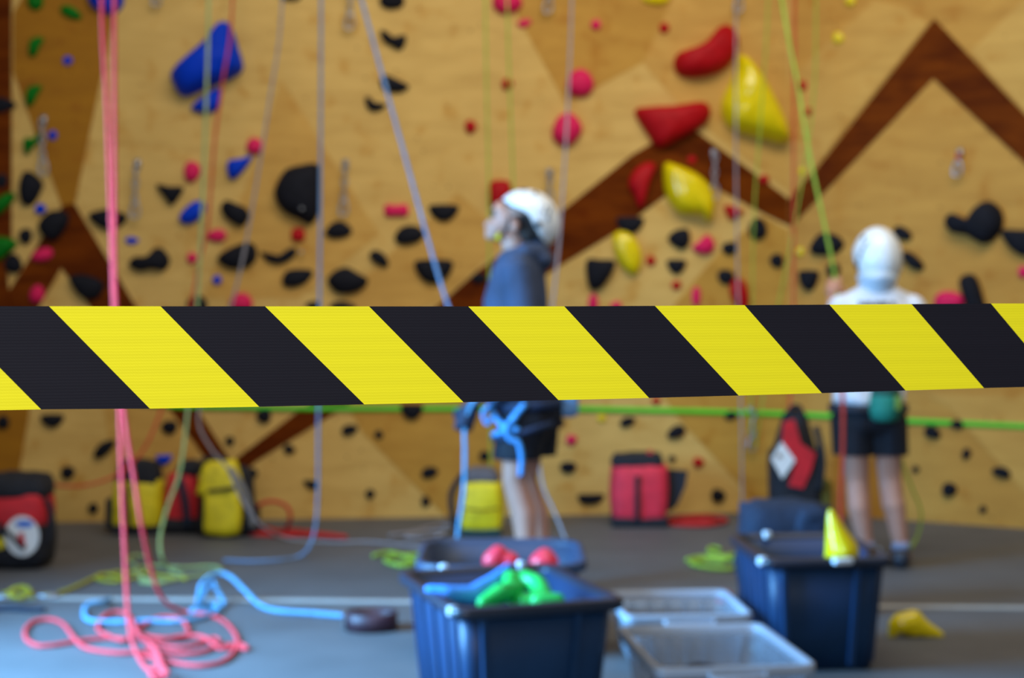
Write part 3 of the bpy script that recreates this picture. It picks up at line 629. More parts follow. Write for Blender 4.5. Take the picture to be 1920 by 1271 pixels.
rope('climbing_rope', 'red rope heap on the floor right of the yellow backpack', RRED, [
  [(478, 990), (520, 996), (560, 1002), (650, 1007), (600, 1000), (540, 994), (500, 1000), (470, 1002), (520, 1004), (580, 1003)],
  [(480, 985), (484, 950, 8.6), (510, 940, 8.6), (538, 950, 8.6), (544, 975, 8.6), (530, 996), (500, 990), (540, 1000)]], r=0.011)
rope('climbing_rope', 'red rope heap on the floor beside the red bag', RRED, [
  [(1240, 975), (1280, 970), (1330, 968), (1362, 976), (1330, 984), (1280, 984), (1250, 980), (1290, 975), (1340, 978), (1300, 982), (1250, 972)]], r=0.013)
rope('climbing_rope', 'tangled grey rope on the floor left of the yellow sack', RGY, [
  [(730, 1004), (770, 998), (800, 990), (830, 984), (850, 990), (830, 1000), (790, 1008), (760, 1006), (800, 996), (840, 996), (820, 1006)]], r=0.009)

# ------------------------------------------------------------------ bins and boxes
def frame(loc, rotz): return Matrix.Translation(Vector(loc)) @ Matrix.Rotation(rotz, 4, 'Z')
def rrect(hx, hy, r, n=4):
    out = []
    for cx, cy, a0 in ((hx - r, hy - r, 0), (-hx + r, hy - r, 90), (-hx + r, -hy + r, 180), (hx - r, -hy + r, 270)):
        for i in range(n + 1):
            a = math.radians(a0 + 90 * i / n); out.append((cx + r * math.cos(a), cy + r * math.sin(a)))
    return out
def loft(rings):
    n = len(rings[0]); vs = [Vector(p) for r in rings for p in r]; fs = []
    for k in range(len(rings) - 1):
        for i in range(n): fs.append((k * n + i, k * n + (i + 1) % n, (k + 1) * n + (i + 1) % n, (k + 1) * n + i))
    return vs, fs
def tub(name, label, cat, loc, rotz, W, D, H, m, mrim, taper=0.86, r=0.05, ribs=(3, 3), lip=0.03, wall=0.006, group=None, ribx=None, riby=None):
    t = thing(name, label, cat, loc, rotz, group); M = ROOTM[t]
    R = lambda k, z, g=0.0: [M @ Vector((x, y, z)) for x, y in rrect(W / 2 * k + g, D / 2 * k + g, r)]
    kz = lambda z: taper + (1 - taper) * z / H
    rings = [R(kz(0), 0.0), R(kz(H * .5), H * .5), R(kz(H - .02), H - .02), R(kz(H - .02), H - .02, -wall), R(kz(H * .5), H * .5, -wall), R(kz(0), wall, -wall)]
    v, f = loft(rings); n = len(rings[0])
    f.append(tuple(range(n))); f.append(tuple(range(5 * n, 6 * n)))
    mesh('body', v, f, m, t, smooth=False if cat == 'x' else True)
    rr = [R(1, H - .035, -wall), R(1, H - .035, lip * .8), R(1, H - .03, lip), R(1, H - .004, lip), R(1, H, lip * .8), R(1, H, -wall * .6), R(1, H - .035, -wall)]
    v, f = loft(rr); mesh('rim', v, f, mrim, t)
    def rib(a, b, out, dp=0.017):       # tapered upright rib on the outside of a wall
        vs = []
        for (x, y, z) in (a, b):
            side = Vector((-out[1], out[0], 0)); o_ = Vector((out[0], out[1], 0)); p = Vector((x, y, z))
            vs += [M @ (p - side * .014 - o_ * .004), M @ (p - side * .009 + o_ * dp), M @ (p + side * .009 + o_ * dp), M @ (p + side * .014 - o_ * .004)]
        mesh('rib', vs, [(0, 1, 2, 3), (4, 5, 6, 7), (0, 1, 5, 4), (1, 2, 6, 5), (2, 3, 7, 6), (3, 0, 4, 7)], m, t, smooth=False)
    for s in (-1, 1):
        for u in (ribx or [((i + .5) / ribs[0] * 2 - 1) * .8 for i in range(ribs[0])]):
            rib((u * W / 2 * kz(0.02), s * D / 2 * kz(0.02), 0.02), (u * W / 2, s * D / 2 * kz(H - .04), H - .04), (0, s))
        for u in (riby or [((i + .5) / ribs[1] * 2 - 1) * .8 for i in range(ribs[1])]):
            rib((s * W / 2 * kz(0.02), u * D / 2 * kz(0.02), 0.02), (s * W / 2 * kz(H - .04), u * D / 2, H - .04), (s, 0), 0.008)
    for s in (() if m is BIN else (-1, 1)):         # grip on each short end
        pts = [M @ Vector((x, s * (D / 2 + lip + o_), H - .02 - z)) for x, o_, z in ((-.09, -.006, 0), (-.085, .016, .012), (.085, .016, .012), (.09, -.006, 0))]
        tube('handle', pts, 0.010, mrim, t, sides=8)
    return t
B1 = (-0.018, 4.884, 0.0); B1R = math.radians(18.5)
tub('storage_bin', 'dark navy plastic bin holding blue and green holds, nearest the camera', 'bin', B1, B1R, 0.495, 0.645, 0.415, BIN, BINRIM, ribx=(-.72, .5), riby=(-.8, -.45, 0, .45, .8), group='dark plastic bins')
B2 = (1.11, 5.68, 0.0); B2R = math.radians(3.5)
tub('storage_bin', 'dark navy plastic bin with a yellow cone-shaped hold sticking out', 'bin', B2, B2R, 0.425, 0.55, 0.415, BIN, BINRIM, ribx=(-.74, .52), riby=(-.8, -.45, 0, .45, .8), group='dark plastic bins')
GLINT = mat('pale_glint', (214, 226, 236), 0.35, 0.03)  # pale tabs put in for highlights on latches, inner reflections and a white label
def glint_tab(par, px, py, Y, w_=0.035, h_=0.03): rbox('glint_tab', at(px, py, Y) - Vector((0, 0, h_ / 2)), (w_, 0.03, h_), GLINT, par, rotz=math.radians(15), bevel=0.008)
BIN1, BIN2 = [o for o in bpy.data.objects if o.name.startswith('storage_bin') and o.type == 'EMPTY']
glint_tab(BIN1, 850, 1146, 4.52); glint_tab(BIN1, 832, 1066, 5.20, 0.03); glint_tab(BIN1, 976, 1060, 5.24, 0.025)
glint_tab(BIN2, 1430, 1052, 5.40); glint_tab(BIN2, 1438, 1003, 5.95, 0.03); glint_tab(BIN2, 1580, 1052, 5.37, 0.075, 0.022)
GREYB = mat('slate_plastic', (42, 58, 82), 0.5, 0.15, 6)
B3 = (-0.04, 5.88, 0.0)
tub('storage_tub', 'slate blue round-cornered tub with coral holds behind the front bin', 'bin', B3, 0.0, 0.60, 0.62, 0.36, GREYB, GREYB, taper=0.84, r=0.13, ribs=(0, 0), lip=0.022)
tub('clear_box', 'clear plastic storage box in front, between the dark bins', 'box', (0.655, 4.95, 0.0), math.radians(7), 0.48, 0.60, 0.205, CLEAR, CLEARRIM, taper=0.88, r=0.04, ribs=(5, 6), lip=0.016, wall=0.003, group='clear plastic boxes')
tub('clear_box', 'clear plastic storage box behind the front clear one', 'box', (0.62, 5.66, 0.0), math.radians(4), 0.44, 0.46, 0.205, CLEAR, CLEARRIM, taper=0.88, r=0.04, ribs=(5, 6), lip=0.016, wall=0.003, group='clear plastic boxes')
# labels and small items inside the front clear box
M = frame((0.655, 4.95, 0.0), math.radians(7))
def lump(name, label, cat, pts, m, voxel=0.006, group=None, loc=None):
    zs = [c[0][2] for c in pts]; p = Vector(pts[0][0]); p = Vector((p.x, p.y, min(zs)))
    o = blob(name, pts, m, origin=p, voxel=voxel, smooth=8); return props(o, label, cat, group)
lump('cloth_bundle', 'crumpled blue grey cloth lying inside the front clear box', 'cloth', [(M @ Vector((-.10, .12, .05)), (.09, .07, .04)), (M @ Vector((.0, .15, .06)), (.08, .06, .05)), (M @ Vector((-.03, .05, .04)), (.07, .05, .03))], FABN)

# holds piled in the bins
def inb(c, rot, x, y, z): return frame(c, rot) @ Vector((x, y, z))
b1 = lambda x, y, z: inb(B1, B1R, x, y, z)
def hold3(label, colour, caps, voxel=0.007, group='loose holds in the bins'):
    return lump('loose_hold', label, 'climbing hold', caps, HOLD[colour], voxel, group)
q1 = lambda px, py, Y: at(px, py, Y)
hold3('long light blue banana-shaped hold in the front bin', 'sky', [(q1(802, 1104, 4.76), .014, q1(838, 1113, 4.76), .028), (q1(838, 1113, 4.76), .028, q1(884, 1117, 4.80), .034), (q1(884, 1117, 4.80), .034, q1(924, 1091, 4.90), .027), (q1(924, 1091, 4.90), .027, q1(956, 1060, 5.0), .013)])
hold3('green ring-shaped hold in the front bin', 'lime', [(q1(985, 1085, 4.90), .030, q1(1008, 1096, 4.86), .034), (q1(1008, 1096, 4.86), .034, q1(1020, 1120, 4.78), .032), (q1(1020, 1120, 4.78), .032, q1(985, 1132, 4.74), .03), (q1(985, 1132, 4.74), .03, q1(955, 1112, 4.80), .028), (q1(955, 1112, 4.80), .028, q1(958, 1085, 4.90), .03)])
hold3('green elongated hold lying beside the blue banana-shaped one', 'lime', [(q1(905, 1130, 4.70), .022, q1(940, 1112, 4.74), .034), (q1(940, 1112, 4.74), .034, q1(975, 1100, 4.78), .02)])
hold3('green rounded hold at the right front of the bin', 'lime', [(q1(1010, 1128, 4.72), .032, q1(1048, 1124, 4.72), .022)])
for i, (x, y, z, r) in enumerate([(-.12, -.15, .07, .08), (.1, -.16, .07, .08), (-.1, .05, .07, .085), (.1, .06, .07, .08), (0, -.06, .19, .085), (-.1, -.12, .2, .07), (.1, -.12, .2, .075), (.0, .16, .15, .08), (.02, -.1, .28, .06)]):
    hold3('dark lumpy hold buried at the bottom of the front bin', 'black', [(b1(x, y, z), (r, r * .9, r * .8)), (b1(x + .03, y, z + .02), r * .6)], 0.012, 'buried holds in the front bin')
hold3('left coral hold in the slate blue tub', 'coral', [(at(925, 1052, 5.80), .045, at(934, 1038, 5.80), .036), (at(955, 1052, 5.80), .04)])
hold3('right coral knob-shaped hold in the slate blue tub', 'coral', [(at(1020, 1060, 5.80), .062, at(1022, 1044, 5.80), .038)])
for i, (x, y, z) in enumerate([(-.1, -.1, .09), (.08, -.1, .09), (0, .08, .09), (-.02, -.09, .22), (.09, -.07, .21)]):
    hold3('dark hold buried under the coral ones in the tub', 'black', [(inb(B3, 0, x, y, z), (.09, .08, .075))], 0.012, 'buried holds in the tub')
b2 = lambda x, y, z: inb(B2, B2R, x, y, z)
hold3('tall yellow cone-shaped hold standing out of the right bin', 'yellow', [(at(1578, 1052, 5.55), .058, at(1580, 1036, 5.55), .062), (at(1580, 1034, 5.55), .062, at(1569, 1000, 5.55), .038), (at(1569, 1000, 5.55), .038, at(1557, 957, 5.55), .011), (at(1566, 1045, 5.55), .040, at(1556, 965, 5.55), .012)])
for i, (x, y, z) in enumerate([(-.08, -.1, .09), (.09, -.1, .09), (0, .1, .09), (.03, -.12, .23), (-.06, -.04, .22)]):
    hold3('dark hold buried under the yellow one in the right bin', 'black', [(b2(x, y, z), (.09, .085, .08))], 0.012, 'buried holds in the right bin')
lump('loose_hold', 'yellow beak-shaped hold lying on the floor right of the bin', 'climbing hold', [
   (at(1690, 1168, 6.0), .042, at(1712, 1164, 6.0), .046), (at(1712, 1166, 6.0), .046, at(1736, 1180, 6.0), .032), (at(1736, 1180, 6.0), .032, at(1764, 1190, 6.0), .014), (at(1680, 1172, 6.0), .032, at(1672, 1189, 6.0), .017), (at(1716, 1178, 6.0), .034, at(1700, 1178, 6.02), .03)], HOLD['yellow'], 0.005, 'loose holds on the floor')
lump('loose_hold', 'small pink hold on the floor between clear box and right bin', 'climbing hold', [(onfloor(1354, 1118, .035), .034), (onfloor(1362, 1118, .03), .03)], HOLD['coral'], 0.006, 'loose holds on the floor')

# dark strap roll on the floor
c = onfloor(697, 1180)
t = thing('strap_roll', 'dark maroon rolled strap lying on the floor left of the bin', 'strap', c)
MAROON = mat('maroon_leather', (62, 34, 42), 0.5, 0.2)
def band(name, c, rx, ry, h, th, m, par, a0=0, a1=360, z0=0.0):
    vs, fs = [], []; n = 28
    for i in range(n + 1):
        a = math.radians(a0 + (a1 - a0) * i / n); o_ = Vector((math.cos(a) * rx, math.sin(a) * ry, 0)); i_ = Vector((math.cos(a) * (rx - th), math.sin(a) * (ry - th), 0))
        vs += [c + o_ + Vector((0, 0, z0)), c + o_ + Vector((0, 0, z0 + h)), c + i_ + Vector((0, 0, z0 + h)), c + i_ + Vector((0, 0, z0))]
    for i in range(n):
        for k in range(4): fs.append((i * 4 + k, i * 4 + (k + 1) % 4, i * 4 + 4 + (k + 1) % 4, i * 4 + 4 + k))
    return mesh(name, vs, fs, m, par)
band('outer_loop', c, 0.105, 0.085, 0.075, 0.006, MAROON, t)
band('inner_loop', c + Vector((.012, 0, 0)), 0.088, 0.068, 0.07, 0.006, MAROON, t, 20, 330)
rbox('buckle', c + Vector((-.108, -.01, 0.01)), (0.012, 0.05, 0.06), STEEL, t, bevel=0.004)

# ------------------------------------------------------------------ bags
def strap(name, pts, m, par, r=0.014, flat=None): return tube(name, pts, r, m, par, sides=8, smoothn=5, flat=flat or (Vector((0, 1, 0)), 0.35))
def disc(name, c, rx, rz, m, par, y=-0.006, n=20, label=None):
    vs = [c + Vector((rx * math.cos(2 * math.pi * i / n), 0, rz * math.sin(2 * math.pi * i / n))) for i in range(n)]
    vs += [v + Vector((0, y, 0)) for v in vs]
    fs = [tuple(range(n)), tuple(range(n, 2 * n))] + [(i, (i + 1) % n, n + (i + 1) % n, n + i) for i in range(n)]
    return mesh(name, vs, fs, m, par, smooth=False, label=label)
def patchquad(name, pts, m, par, th=0.006):
    vs = [Vector(p) for p in pts]; n = len(vs); vs += [v + Vector((0, -th, 0)) for v in vs]
    return mesh(name, vs, [tuple(range(n)), tuple(range(n, 2 * n))] + [(i, (i + 1) % n, n + (i + 1) % n, n + i) for i in range(n)], m, par, smooth=False)
# bag with white patch, far left
c = onfloor(30, 1062); Y = c.y
t = thing('rope_bag', 'red and black bag with white round patch at the left edge', 'bag', c, group='bags on the floor')
rbox('body', c, (0.38, 0.29, 0.28), FABK, t, lump=0.012)
rbox('red_panel', c + Vector((0, 0, 0.17)), (0.37, 0.29, 0.23), FABR, t, taper=0.98, lump=0.012)
rbox('collar', c + Vector((0, 0, 0.34)), (0.37, 0.28, 0.13), FABK, t, taper=0.9, lump=0.02)
fy = c.y - 0.145
pc = at(42, 1005, fy); disc('patch', pc, 0.085, 0.10, PATCH, t, label='round white patch with blue and red print')
disc('patch_print', at(46, 982, fy - .006), 0.045, 0.018, mat('print_blue', (60, 110, 200), 0.6, 0.05), t, y=-0.003)
patchquad('patch_print', [at(34, 1000, fy - .006), at(44, 998, fy - .006), at(48, 1022, fy - .006), at(34, 1024, fy - .006)], FABR, t, 0.003)
strap('strap', [at(-5, 980, fy - .01), at(20, 1005, fy - .022), at(46, 1030, fy - .016)], FABK, t, 0.012)
disc('badge', at(2, 1018, fy), 0.02, 0.03, FABY, t)
strap('carry_strap', [at(80, 930, c.y - .06), at(96, 960, c.y - .08), at(90, 1010, c.y - .09), at(78, 1030, c.y - .08)], FABK, t, 0.016)
# yellow bag
c = onfloor(262, 998)
t = thing('rope_bag', 'yellow bag with black lid behind the coral ropes', 'bag', c, group='bags on the floor')
rbox('body', c, (0.30, 0.24, 0.34), FABY, t, taper=0.95, lump=0.014)
rbox('base', c - Vector((0, 0, 0)), (0.29, 0.23, 0.06), FABK, t, bevel=0.03)
rbox('lid', c + Vector((0, 0, 0.27)), (0.27, 0.23, 0.15), FABK, t, taper=0.85, lump=0.018)
rbox('side_pocket', c + Vector((-.145, -.02, 0.02)), (0.07, 0.16, 0.19), FABK, t, bevel=0.03)
rbox('front_pocket', c + Vector((.03, -.115, 0.05)), (0.17, 0.03, 0.15), FABY, t, bevel=0.013)
strap('strap', [c + Vector((-.03, -.135, .30)), c + Vector((-.03, -.15, .18)), c + Vector((-.02, -.135, .03))], FABK, t, 0.012)
# red and black duffel between the two yellow ones
c = onfloor(340, 1000)
t = thing('rope_bag', 'slumped red and black bag between the two yellow ones', 'bag', c + Vector((0, .06, 0)), group='bags on the floor')
c = c + Vector((0, .06, 0))
rbox('body', c, (0.21, 0.22, 0.36), FABR, t, taper=0.8, lump=0.012)
rbox('base', c, (0.22, 0.23, 0.10), FABK, t, bevel=0.04)
rbox('lid', c + Vector((.04, 0, 0.33)), (0.15, 0.19, 0.09), FABK, t, bevel=0.04, taper=0.8)
strap('strap', [c + Vector((.0, -.12, .34)), c + Vector((.04, -.14, .2)), c + Vector((.05, -.13, .05))], FABN, t, 0.02)
# yellow backpack
c = onfloor(425, 1004)
t = thing('backpack', 'yellow and black backpack with pointed top by the brown band', 'backpack', c, group='bags on the floor')
rbox('body', c + Vector((0, .03, 0)), (0.34, 0.2, 0.40), FABK, t, bevel=0.06, taper=0.82)
rbox('front_panel', c + Vector((-.005, -.09, 0.01)), (0.22, 0.10, 0.28), FABY, t, taper=0.95, lump=0.012)
rbox('lid', c + Vector((-.02, -.04, 0.23)), (0.29, 0.21, 0.21), FABY, t, taper=0.5, lump=0.02)
rbox('side_pocket', c + Vector((.15, 0, 0.02)), (0.07, 0.15, 0.16), FABK, t, bevel=0.03)
rbox('hip_fin', c + Vector((-.07, .02, 0.38)), (0.16, 0.1, 0.07), FABK, t, bevel=0.03)
strap('strap', [c + Vector((-.08, -.135, .27)), c + Vector((0, -.15, .28)), c + Vector((.07, -.14, .29))], FABK, t, 0.010)
strap('shoulder_strap', [c + Vector((.04, -.12, .40)), c + Vector((.13, -.13, .26)), c + Vector((.17, -.1, .06))], mat('grey_webbing', (130, 125, 120), 0.8), t, 0.018)
# yellow sack behind the jacket climber
c = onfloor(903, 1002)
t = thing('rope_bag', 'yellow sack with grey top behind the bare legs', 'bag', c, group='bags on the floor')
rbox('body', c, (0.26, 0.24, 0.33), FABY, t, taper=0.95, lump=0.010)
rbox('lid', c + Vector((0, 0, 0.30)), (0.23, 0.2, 0.09), mat('grey_fabric', (92, 88, 92), 0.85), t, bevel=0.04, taper=0.7)
rbox('base', c + Vector((0, 0, 0)), (0.23, 0.22, 0.05), mat('teal_fabric', (20, 60, 62), 0.85), t, bevel=0.02)
strap('shoulder_strap', [c + Vector((-.10, -.1, .36)), c + Vector((-.17, -.1, .24)), c + Vector((-.15, -.1, .05))], FABK, t, 0.018)
strap('seam_strap', [c + Vector((-.1, -.135, .17)), c + Vector((0, -.15, .16)), c + Vector((.1, -.135, .17))], mat('olive_webbing', (120, 112, 10), 0.8), t, 0.006)
# red bag in the centre
c = onfloor(1198, 984)
t = thing('rope_bag', 'coral red bag with open black flap against the wall', 'bag', c, group='bags on the floor')
rbox('body', c, (0.36, 0.26, 0.39), FABP, t, taper=1.0, lump=0.012)
rbox('base', c, (0.34, 0.25, 0.06), FABK, t, bevel=0.025)
rbox('collar', c + Vector((-.01, 0, 0.335)), (0.33, 0.24, 0.10), FABK, t, taper=0.95, lump=0.014)
patchquad('flap', [c + Vector((.165, -.03, .34)), c + Vector((.285, -.05, .33)), c + Vector((.27, -.05, .24)), c + Vector((.22, -.04, .12)), c + Vector((.165, -.03, .08))], FABK, t, 0.02)
rbox('strap', c + Vector((-.02, -.135, 0.05)), (0.03, 0.03, 0.26), FABK, t, bevel=0.005)
strap('handle', [c + Vector((.04, -.06, .39)), c + Vector((.06, -.06, .45)), c + Vector((.08, -.06, .39))], FABR, t, 0.010)
# backpack with white diamond patch
c = onfloor(1490, 985)
t = thing('backpack', 'tall red and black backpack with white diamond patch by the corner', 'backpack', c, group='bags on the floor')
rbox('body', c, (0.29, 0.24, 0.48), FABK, t, bevel=0.07, taper=1.08)
rbox('top', c + Vector((.0, 0.02, 0.42)), (0.27, 0.2, 0.28), FABK, t, bevel=0.06, taper=0.45)
fy = c.y - 0.125
patchquad('red_panel', [at(1468, 792, fy), at(1488, 786, fy), at(1500, 830, fy), at(1528, 850, fy), at(1520, 880, fy), at(1505, 915, fy), at(1478, 910, fy), at(1492, 865, fy), at(1466, 838, fy)], FABR, t, 0.02)
patchquad('patch', [at(1446, 860, fy - .01), at(1465, 828, fy - .01), at(1490, 862, fy - .01), at(1466, 897, fy - .01)], PATCH, t, 0.016)
disc('patch_print', at(1461, 855, fy - .026), 0.014, 0.016, mat('print_brown', (110, 80, 50), 0.7), t, y=-0.003)
strap('shoulder_strap', [at(1530, 800, fy), at(1542, 860, fy - .03), at(1536, 920, fy)], FABK, t, 0.02)
rbox('side_pouch', c + Vector((.17, -.02, .02)), (0.08, 0.14, 0.26), mat('olive_fabric', (92, 84, 14), 0.85, 0.4, 30), t, bevel=0.03)
strap('haul_loop', [at(1478, 790, fy + .1), at(1484, 764, fy + .1), at(1500, 764, fy + .1), at(1508, 792, fy + .1)], FABK, t, 0.012)
# slouchy navy bag behind the right bin
c = Vector((at(1472, 990, 6.5).x, 6.5, 0))
t = thing('duffel_bag', 'slouchy navy cloth bag behind the right dark bin', 'bag', c, group='bags on the floor')
rbox('body', c, (0.44, 0.30, 0.49), FABN, t, taper=0.9, lump=0.035)
rbox('fold', c + Vector((.12, -.06, .28)), (0.17, 0.18, 0.18), FABN, t, lump=0.03)
strap('strap', [c + Vector((.02, -.13, .36)), c + Vector((.06, -.17, .25)), c + Vector((.05, -.15, .1))], FABK, t, 0.02)
# small things on the floor at the left edge
def carab(label, px, py):
    c = onfloor(px, py, 0.012); t = thing('carabiner', label, 'carabiner', zf0(c), group='loose carabiners')
    pts = [c + Vector((x, y, 0)) for x, y in ((-.045, 0), (-.03, .026), (.03, .03), (.05, .008), (.045, -.02), (-.02, -.026))]
    tube('frame', pts, 0.009, STEEL, t, sides=7, closed=True, smoothn=3); tube('gate', [pts[1] - Vector((0, .01, 0)), pts[2] - Vector((0, .01, 0))], 0.007, STEEL, t, sides=6)
zf0 = lambda v: Vector((v.x, v.y, 0))
carab('shiny steel carabiner on the olive rope, right of the knot', 86, 1116)
carab('shiny steel carabiner at the left frame edge beside the olive knot', 4, 1119)
s0 = onfloor(-40, 1144, 0.01); s1 = onfloor(84, 1142, 0.01)
props(tube('webbing_strap', [s0, s0.lerp(s1, .4) + Vector((0, .03, 0)), s0.lerp(s1, .75), s1], 0.026, FABN, flat=(Vector((0, 0, 1)), 0.35), smoothn=5, origin=zf0(s1)), 'dark navy webbing strap lying on the floor at the left edge', 'strap')

# ------------------------------------------------------------------ people
def helmet(par, c, axis, front, rx, ry, rz, label, marks, vents):
    """shell over a head: axis = up through the crown, front = brow direction; rx across, ry along front, rz height"""
    A = axis.normalized(); Fv = (front - A * front.dot(A)).normalized(); Sx = Fv.cross(A)
    def pt(th, ph, k=1.0):     # th from crown, ph around (0 = front)
        return c + (Fv * (math.sin(th) * math.cos(ph) * ry) + Sx * (math.sin(th) * math.sin(ph) * rx) + A * (math.cos(th) * rz)) * k
    n, m_ = 40, 14; vs, fs = [], []
    tmax = lambda ph: math.radians(92 - 10 * math.cos(ph) + 8 * max(0, -math.cos(ph)) - 10 * math.exp(-((abs((ph + math.pi) % (2 * math.pi) - math.pi) - 1.45) / .42) ** 2))
    for k in (1.0, 0.93):
        for j in range(1, m_ + 1):
            for i in range(n):
                ph = 2 * math.pi * i / n; vs.append(pt(tmax(ph) * j / m_, ph, k))
    top = len(vs); vs += [pt(0, 0, 1.0), pt(0, 0, 0.93)]
    for s in (0, 1):
        b = s * m_ * n
        for i in range(n): fs.append((top + s, b + i, b + (i + 1) % n))
        for j in range(m_ - 1):
            for i in range(n): fs.append((b + j * n + i, b + j * n + (i + 1) % n, b + (j + 1) * n + (i + 1) % n, b + (j + 1) * n + i))
    for i in range(n): fs.append(((m_ - 1) * n + i, (m_ - 1) * n + (i + 1) % n, (2 * m_ - 1) * n + (i + 1) % n, (2 * m_ - 1) * n + i))
    h = mesh('helmet', vs, fs, mat('white_helmet', (236, 240, 240), 0.28, 0.02), par, label=label)
    DK = mat('helmet_dark', (40, 42, 46), 0.6, 0.1); GY = mat('helmet_print', (118, 126, 132), 0.5, 0.1)
    def spot(name, th, ph, a, b, m):
        th, ph = math.radians(th), math.radians(ph); vv = []
        for i in range(14):
            t_ = 2 * math.pi * i / 14; vv.append(pt(th + math.radians(a) * math.cos(t_), ph + math.radians(b) * math.sin(t_), 1.004))
        vv2 = [v + (v - c).normalized() * 0.003 for v in vv]
        o = mesh(name, vv + vv2, [tuple(range(14)), tuple(range(14, 28))] + [(i, (i + 1) % 14, 14 + (i + 1) % 14, 14 + i) for i in range(14)], m, par)
        o.parent = h; return o
    for v in vents: spot('vent', *v, DK)
    for v in marks: spot('print_mark', *v, GY)
    pts = [pt(tmax(2 * math.pi * i / 40), 2 * math.pi * i / 40, 0.97) for i in range(40)]
    o = tube('edge_trim', pts, 0.006, DK, par, sides=6, closed=True); o.parent = h
    return h
def fingers(wrist, fwd, side, palm, L=1.0, curl=1.0, r=0.0095):
    """five bent fingers as capsules: fwd = along the hand, side = towards the thumb, palm = the way the palm faces"""
    out = []; fwd, side, palm = fwd.normalized(), side.normalized(), palm.normalized()
    out.append((wrist, .024, wrist + fwd * .05, .030)); out.append((wrist + fwd * .045 + side * .016, .026, wrist + fwd * .08 + side * .018, .022)); out.append((wrist + fwd * .045 - side * .016, .026, wrist + fwd * .075 - side * .02, .020))
    for k, (off, ln) in enumerate(((.031, .92), (.011, 1.0), (-.010, .95), (-.030, .76))):
        a = wrist + fwd * (.088 if k < 3 else .08) + side * off
        d = (fwd * math.cos(.7 * curl) + palm * math.sin(.7 * curl)); b = a + d * .040 * ln * L
        d2 = (fwd * math.cos(1.7 * curl) + palm * math.sin(1.7 * curl)); e = b + d2 * .027 * ln * L
        d3 = (fwd * math.cos(2.5 * curl) + palm * math.sin(2.5 * curl)); g = e + d3 * .020 * ln * L
        out += [(a, r, b, r * .95), (b, r * .95, e, r * .9), (e, r * .9, g, r * .8)]
    a = wrist + fwd * .03 + side * .03; b = a + (fwd * .6 + side * .6 + palm * .5).normalized() * .04; e = b + (fwd * .75 + palm * .65 - side * .1).normalized() * .034
    out += [(a, r * 1.35, b, r * 1.15), (b, r * 1.15, e, r * .9)]
    return out
X, Yv, Zv = Vector((1, 0, 0)), Vector((0, 1, 0)), Vector((0, 0, 1))

# --- climber in the blue jacket, side view, looking up to the left
Y1 = 6.9; q = lambda px, py, dy=0.0: at(px, py, Y1 + dy)
g1 = at(990, 1115, Y1); g1.z = 0
t = thing('person', 'climber in blue hooded jacket and white helmet looking up, side on', 'person', g1)
zf = lambda v, z: Vector((v.x, v.y, z))
near_w = q(886, 760, -.20); far_w = q(905, 690, .02)
body = [
 (q(978, 402), (.098, .078, .098)), (q(952, 411), (.072, .070, .078)), (q(942, 396), (.05, .062, .05)),              # skull, face, brow
 (q(936, 424), (.056, .058, .050)), (q(925, 438), (.034, .040, .030)), (q(917, 443), (.020, .024, .018)),              # cheeks, jaw, chin
 (q(926, 408), .012, q(912, 421), .013), (q(915, 424), (.010, .017, .009)),                                            # nose
 (q(914, 431), (.011, .022, .007)), (q(913, 436), (.011, .020, .007)),                                                 # lips
 (q(965, 423, -.084), (.024, .014, .034)), (q(965, 423, .084), (.024, .014, .034)),                                    # ears
 (q(960, 445), .058, q(975, 490), .066),                                                                               # neck
 (q(975, 505), (.10, .15, .08)), (q(968, 560), (.12, .16, .13)), (q(972, 640), (.115, .145, .14)), (q(982, 720), (.115, .15, .12)), (q(990, 765), (.13, .16, .11)),
 (q(972, 508, -.16), .062, q(988, 628, -.22), .046), (q(988, 628, -.22), .046, near_w, .028),
 (q(968, 508, .16), .062, q(945, 628, .20), .046), (q(945, 628, .20), .046, far_w, .028),
 (q(978, 790, -.085), .092, q(964, 900, -.09), .056), (q(964, 900, -.09), .056, q(982, 962, -.09), .060), (q(982, 962, -.09), .060, q(992, 1075, -.09), .038),
 (q(994, 790, .085), .092, q(984, 900, .09), .056), (q(984, 900, .09), .056, q(1006, 962, .09), .060), (q(1006, 962, .09), .060, q(1018, 1075, .09), .038),
 (zf(q(992, 1090, -.09), .05), .038, zf(q(950, 1100, -.09), .03), .028), (zf(q(1018, 1090, .09), .05), .038, zf(q(977, 1100, .09), .03), .028)]
body += fingers(far_w, Vector((-.7, .1, .55)), Vector((.3, 0, .8)), Vector((0, -1, 0)), curl=1.0)
blob('body', body, SKIN, t, voxel=0.008, smooth=4)
eye = mat('eye_dark', (40, 30, 28), 0.3)
for s in (-1, 1): 
    tube('eye', [q(924, 403, s * .030), q(923, 404, s * .032)], 0.009, eye, t, sides=8)
    tube('eyebrow', [q(927, 395, s * .045), q(923, 397, s * .03), q(924, 398, s * .016)], 0.006, mat('hair_dark', (46, 34, 28), 0.8), t, sides=6)
blob('hair', [(q(978, 412), (.088, .083, .080)), (q(990, 436), (.06, .075, .06))], mat('hair_dark', (46, 34, 28), 0.8), t, voxel=0.008)
JK = mat('blue_jacket', (52, 64, 88), 0.85, 0.25, 9, 0.5, 30)
